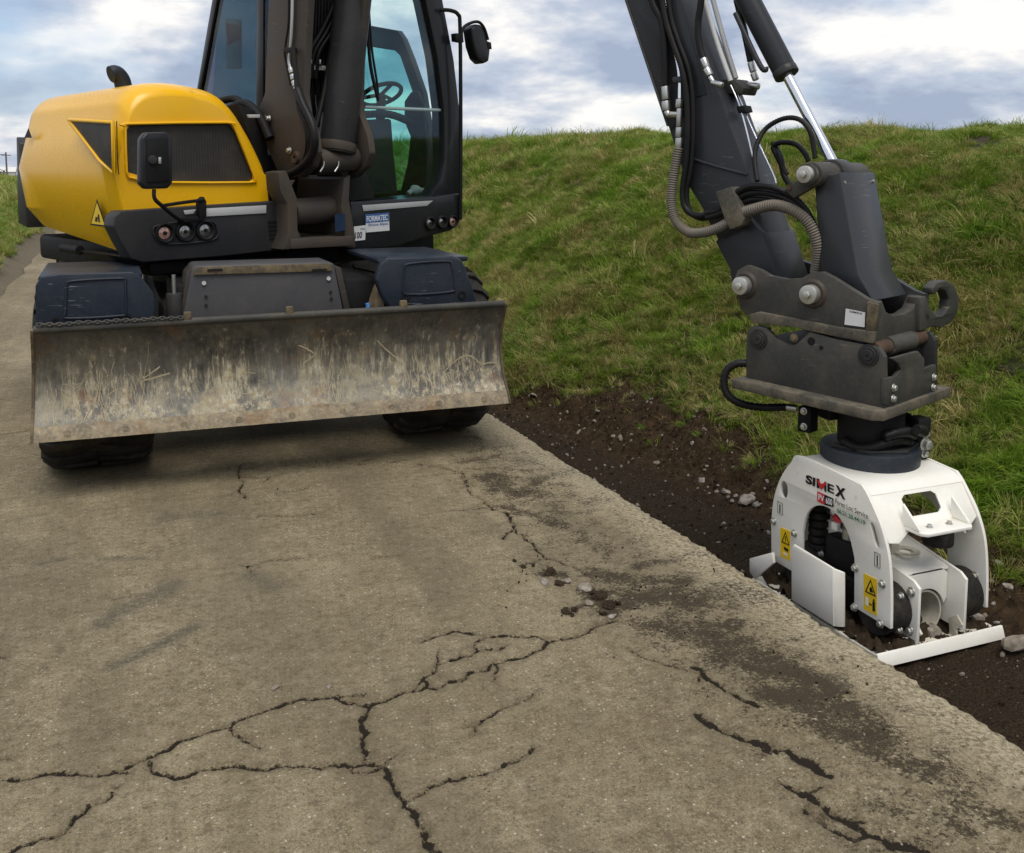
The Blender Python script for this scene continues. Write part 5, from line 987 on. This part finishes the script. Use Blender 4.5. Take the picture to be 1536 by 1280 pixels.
# ================================================================== stones, clods, chain
def rock(name, p, r, flat, label, cat, group, mat, seed):
    rs = np.random.default_rng(seed); bm = bmesh.new(); bmesh.ops.create_icosphere(bm, subdivisions=3 if mat == 'clod' and r < .5 else 2, radius=1)
    sx, sy, sz = 1+.25*rs.normal(), 1+.2*rs.normal(), flat; ph = rs.random(3)*10; th_ = rs.random()*6.28
    cutn = [rs.normal(size=3) for _ in range(7)]; cutn = [c/np.linalg.norm(c) for c in cutn]; cd = [.72+.2*rs.random() for _ in cutn]
    for v in bm.verts:
        q = np.array(v.co)
        for c, d in zip(cutn, cd):
            k = q@c
            if k > d: q = q-c*(k-d)
        q = q*(1+.10*math.sin(q[0]*4+ph[0])*math.sin(q[1]*4+ph[1])+(.28*math.sin(q[0]*9+ph[1])*math.sin(q[1]*8+ph[2])*math.sin(q[2]*9+ph[0])+.10*rs.normal() if mat == 'clod' else 0)); v.co = (q[0]*sx*r, q[1]*sy*r, q[2]*sz*r)
    me = bpy.data.meshes.new(name); bm.to_mesh(me); bm.free(); me.materials.append(MATS[mat]); me.polygons.foreach_set('use_smooth', [True]*len(me.polygons)); me.set_sharp_from_angle(angle=rad(30))
    o = bpy.data.objects.new(name, me); COL.objects.link(o); o.location = p; o.rotation_euler = (.3*rs.normal(), .3*rs.normal(), th_); return tag(o, label, cat, group)
def on_land(x, y):
    z = -.2
    for _ in range(30):
        p = GZ(x, y, z); zn = float(land(np.array([p[0]]), np.array([p[1]]))[0]); z = z*.6+zn*.4
    return GZ(x, y, z)
def ppm(p): return FPX/np.dot(np.array(p)-CAM, fwd)
TR = [(985,695,6),(1075,738,5),(1090,739,7),(1104,744,5),(1118,750,13),(1137,757,8),(932,658,6),(920,655,5),(870,648,4),(800,592,4),(896,617,4),(1010,798,4),(892,632,4),(1052,722,5),(1128,742,5),(1098,752,5),(1060,700,4),(1480,800,9),(1498,845,7),(1468,790,6),(1512,880,8),(1487,872,5),(1520,840,6),(1503,812,5),(1525,795,7),(1462,868,6)]
for i, (x, y, r) in enumerate(TR):
    p = on_land(x, y); rock('stone', p, r/ppm(p), .62, 'small pale stone lying in the dug earth of the trench', 'stone', 'stones in the trench', 'stone', 100+i)
for i, (x, y, r, lb) in enumerate(((1399,948,16,'angular pale grey stone lying on the compactor base plate'), (1465,928,11,'rounded grey stone beside the far cheek of the compactor'), (1526,965,17,'upright pale stone just beyond the white base plate edge'))):
    p = GZ(x, y, -.185); rock('stone', p, r/ppm(p), .8, lb, 'stone', None, 'stone', 200+i)
RS = [(877,882,14,'largest pale stone in the crumbled patch on the concrete track','stone'), (817,873,10,'flat pale stone beside the dark clod on the concrete track','stone'), (850,872,8,'grey brown stone touching the dark clod on the concrete track','stone'), (884,905,8,'small round stone below the largest stone on the concrete track','stone'), (918,925,9,'grey stone at the end of the long crack in the track','stone'),
      (413,1031,6,'single dark pebble above the long crack in the track','stone'), (494,1030,5,'single pale pebble above the long crack in the track','stone')]
for i, (x, y, r, lb, m) in enumerate(RS):
    p = GZ(x, y, .004); rock('stone', p, r/ppm(p), .5, lb, 'stone', None, m, 300+i)
CD = [(826,860,14),(838,876,8),(900,895,12),(912,908,10),(893,890,8),(848,918,6),(862,914,6),(785,850,4),(800,848,5),(772,841,4),(905,920,6),(926,905,7),(858,922,5)]
for i, (x, y, r) in enumerate(CD):
    p = GZ(x, y, .004); rock('earth_clod', p, r/ppm(p), .45, 'dark crumbled earth clod lying on the concrete track', 'clod', 'earth clods on the track', 'clod', 400+i)
# chain lying on the blade
ch = MB(); cps = resample([bl(s, 1., -.006)+ZV*(.026+.002*math.sin(s*90)) for s in np.linspace(.012, .275, 24)], .021)
for i, p in enumerate(cps):
    hx = XV*.016; hy = (YV if i % 2 else ZV*.8+YV*.6)*.008; ch.tube([p+hx*math.cos(t)+hy*math.sin(t) for t in np.linspace(0, 2*math.pi, 11)], .0042, 6, 1, cap=False)
tag(ch.make('chain', 'dusty_steel'), 'dark steel chain lying along the top edge of the dozer blade', 'chain')

# ================================================================== scattered stuff through geometry nodes
def scatter(name, pts, rot, scl, pick, protos, kind='stuff'):
    lib = bpy.data.collections.new(name+'_kinds')
    for o in protos: lib.objects.link(o)
    me = bpy.data.meshes.new(name); me.vertices.add(len(pts)); me.vertices.foreach_set('co', np.asarray(pts, np.float32).ravel())
    me.attributes.new('rot', 'FLOAT_VECTOR', 'POINT').data.foreach_set('vector', np.asarray(rot, np.float32).ravel())
    me.attributes.new('scl', 'FLOAT', 'POINT').data.foreach_set('value', np.asarray(scl, np.float32)); me.attributes.new('pick', 'INT', 'POINT').data.foreach_set('value', np.asarray(pick, np.int32))
    o = bpy.data.objects.new(name, me); COL.objects.link(o); o['kind'] = kind
    g = bpy.data.node_groups.new(name, 'GeometryNodeTree'); g.interface.new_socket('Geometry', in_out='INPUT', socket_type='NodeSocketGeometry'); g.interface.new_socket('Geometry', in_out='OUTPUT', socket_type='NodeSocketGeometry')
    gi, go, ip, ci = (g.nodes.new(t) for t in ('NodeGroupInput', 'NodeGroupOutput', 'GeometryNodeInstanceOnPoints', 'GeometryNodeCollectionInfo'))
    ci.inputs[0].default_value = lib; ci.inputs['Separate Children'].default_value = True; ci.inputs['Reset Children'].default_value = True
    def na(n, t): a = g.nodes.new('GeometryNodeInputNamedAttribute'); a.data_type = t; a.inputs[0].default_value = n; return [s for s in a.outputs if s.enabled][0]
    ip.inputs['Pick Instance'].default_value = True
    g.links.new(gi.outputs[0], ip.inputs['Points']); g.links.new(ci.outputs[0], ip.inputs['Instance']); g.links.new(na('pick', 'INT'), ip.inputs['Instance Index'])
    g.links.new(na('rot', 'FLOAT_VECTOR'), ip.inputs['Rotation']); g.links.new(na('scl', 'FLOAT'), ip.inputs['Scale']); g.links.new(ip.outputs[0], go.inputs[0])
    md = o.modifiers.new('scatter', 'NODES'); md.node_group = g; return o
def tuft(name, n, L, R, lean, width, seed):
    rs = np.random.default_rng(seed); V = []; Fc = []; T = []; fall = rs.normal(0, .35, 2)
    for i in range(n):
        ph = rs.random()*6.28; b = np.array([math.cos(ph), math.sin(ph), 0])*R*math.sqrt(rs.random()); ln = L*rs.uniform(.45, 1.1)
        d = np.array([math.cos(ph+rs.normal(0, .9)), math.sin(ph+rs.normal(0, .9)), 0])*rs.uniform(.2, 1)*lean+np.array([*fall, 0])*lean; wv = np.array([-d[1], d[0], 0])+rs.normal(0, .2, 3)*[1, 1, 0]; wv /= np.linalg.norm(wv)+1e-6
        o = len(V)
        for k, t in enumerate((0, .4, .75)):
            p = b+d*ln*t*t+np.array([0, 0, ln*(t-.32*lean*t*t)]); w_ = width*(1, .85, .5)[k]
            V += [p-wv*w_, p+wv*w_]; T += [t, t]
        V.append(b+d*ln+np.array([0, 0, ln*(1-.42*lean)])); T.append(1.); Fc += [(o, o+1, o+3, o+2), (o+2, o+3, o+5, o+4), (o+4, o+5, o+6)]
    me = bpy.data.meshes.new(name); me.from_pydata([tuple(map(float, v)) for v in V], [], Fc); me.attributes.new('blade_t', 'FLOAT', 'POINT').data.foreach_set('value', np.array(T, np.float32))
    me.materials.append(MATS['grass']); me.polygons.foreach_set('use_smooth', [True]*len(me.polygons)); return bpy.data.objects.new(name, me)
tufts = [tuft('tuft_%02d' % i, 34, .115+.02*(i % 3), .055, (.75, 1.05, 1.3)[i % 3], .0021, i) for i in range(9)]+[tuft('tuft_%02d' % i, 26, .17, .05, .9, .0024, i) for i in range(9, 12)]
pts = []; sc_l = []
def sow(x0, x1, y0, y1, dens, s, edge=None):
    n = int((x1-x0)*(y1-y0)*dens); X = rng.uniform(x0, x1, n); Y = rng.uniform(y0, y1, n)
    if edge == 'bank':
        Xs = X+shiftx(Y); b = 3.52+fbm(X, Y, 1.6, 4, 70)*.8+fbm(X, Y, 6, 2, 71)*.15; k = rng.random(n) < np.clip((Xs-b)/.22, 0, 1)*1.; k |= (rng.random(n) < .03) & (Xs > 3.35)
    elif edge == 'verge': b = -1.72+fbm(X, Y, 1.2, 3, 72)*.4; k = X < b
    else: k = np.ones(n, bool)
    bare = fbm(X, Y, 2.6, 4, 77); k &= ~((bare < -.2) & (rng.random(n) < .6))
    X, Y = X[k], Y[k]; pts.append(np.stack([X, Y, land(X, Y)-.012], 1)); clump = .6+1.0*np.clip(fbm(X, Y, 2.2, 4, 80)*1.4+.35, 0, 1); sc_l.append(s*clump*rng.uniform(.65, 1.2, len(X))*np.where(rng.random(len(X)) < .012, 1.7, 1))
sow(3.0, 8.2, 1.0, 7.5, 1350, .82, 'bank'); sow(2.8, 8.2, 7.5, 13, 1000, .92, 'bank'); sow(2.8, 9.5, 13, 26, 260, 1.7, 'bank'); sow(2.6, 10, 26, 60, 60, 3.0)
sow(-5, -1.5, -1, 7.5, 220, 1.3, 'verge'); sow(-6, -1.6, 7.5, 30, 170, 1.6, 'verge'); sow(-9, -1.9, 30, 80, 40, 3.2)
pts = np.concatenate(pts); scl = np.concatenate(sc_l); n = len(pts)
rot = np.stack([rng.normal(0, .18, n), rng.normal(-.22, .18, n)*(pts[:, 0] > 0), rng.uniform(0, 6.28, n)], 1)
scatter('grass', pts, rot, scl, rng.integers(0, len(tufts), n), tufts)
peb = []
for i in range(6):
    o = rock('pebble_%d' % i, (0, 0, 0), 1., .6, None, None, None, 'stone' if i < 3 else 'clod', 500+i); COL.objects.unlink(o); o.rotation_euler = (0, 0, 0); peb.append(o)
n = 6500; X = rng.uniform(2.38, 4.1, n); Y = rng.uniform(1., 9., n); kp = rng.random(n) < .35+.65*brown(X, Y)*(X < 3.9); X, Y = X[kp], Y[kp]; n = len(X)
sz = .004+.011*rng.random(n)**3.2; gp = np.stack([X, Y, land(X, Y)+sz*.2], 1); gk = np.where(rng.random(n) < .33, rng.integers(0, 3, n), rng.integers(3, 6, n))
m = 380; c = rng.integers(0, len(SOIL), m); SP = [px_g(s[-1]).mean(0) for s in SOIL]; q = np.array([SP[i] for i in c])+rng.normal(0, .16, (m, 2)); ok = (q[:, 0] < XR-.03); q = q[ok]; m = len(q)
s2 = .0012+.005*rng.random(m)**4; gp = np.concatenate([gp, np.c_[q, np.full(m, .002)]]); sz = np.concatenate([sz, s2]); gk = np.concatenate([gk, rng.integers(2, 6, m)])
m = 260; bx_ = rng.uniform(2.64, 3.24, m); by_ = np.where(rng.random(m) < .75, 2.77+.28*rng.random(m)**1.4, rng.uniform(2.77, 3.6, m)); s3 = .003+.014*rng.random(m)**3   # soil shaken onto the base plate
gp = np.concatenate([gp, np.c_[bx_, by_, np.full(m, -.190)]]); sz = np.concatenate([sz, s3]); gk = np.concatenate([gk, np.where(rng.random(m) < .06, 0, rng.integers(3, 6, m))])
n = len(gp); scatter('gravel', gp, rng.uniform(0, 6.28, (n, 3))*[.2, .2, 1], sz, gk, peb)

# ================================================================== far away past the track's left verge
hp = GZ(8, 275, 0); 
def far(x, d): r_ = fwd+rgt*(x-CX)/FPX; r_ = r_/np.linalg.norm(r_[:2]); return np.array([r_[0]*d, r_[1]*d, 0])
b = far(10, 420); hs = thing('farmhouse', tuple(b), 'distant white house beyond the grass verge', 'house')
MB().wbox(b[0]-5, b[0]+5, b[1]-4, b[1]+4, -1, 2.6).make('wall', 'far_wall', hs); MB().prism([(b[0]-5.4, b[1]-4.4, 2.6), (b[0]-5.4, b[1]+4.4, 2.6), (b[0]-5.4, b[1], 4.4)], XV*10.8).make('roof', 'far_wall', hs)
b = far(19, 150); po = thing('utility_pole', tuple(b), 'distant wooden utility pole carrying a wire past the verge', 'pole'); MB().cyl(b-ZV, b+ZV*4.6, .14, 10, .10).make('shaft', 'wood_pole', po); MB().box(b+ZV*4.2, XV*.6, YV*.05, ZV*.05).make('crossarm', 'wood_pole', po)
MB().tube([b+ZV*4.3, b+ZV*4.0-XV*12-YV*6, b+ZV*4.4-XV*24-YV*12], .03, 5, 5).make('wire', 'black', po)
for i, (x, d, h) in enumerate(((3,180,2.2),)):
    b = far(x, d); t_ = thing('hedge_tree', tuple(b), 'distant dark bush on the skyline beyond the verge', 'bush'); MB().cyl(b-ZV, b+ZV*h*.7, .15, 8, .05).make('trunk', 'wood_pole', t_)
    rs = np.random.default_rng(900+i); mb = MB()
    for k in range(500):
        q = rs.normal(0, 1, 3); q = q/np.linalg.norm(q)*rs.random()**.4; p = b+np.array([q[0]*h*.8, q[1]*h*.8, h*.65+q[2]*h*.55]); u, v = rs.normal(0, .16, 3), rs.normal(0, .16, 3); mb.raw([p, p+u, p+v], [(0, 1, 2)])
    mb.make('crown', 'far_tree', t_, smooth=0)
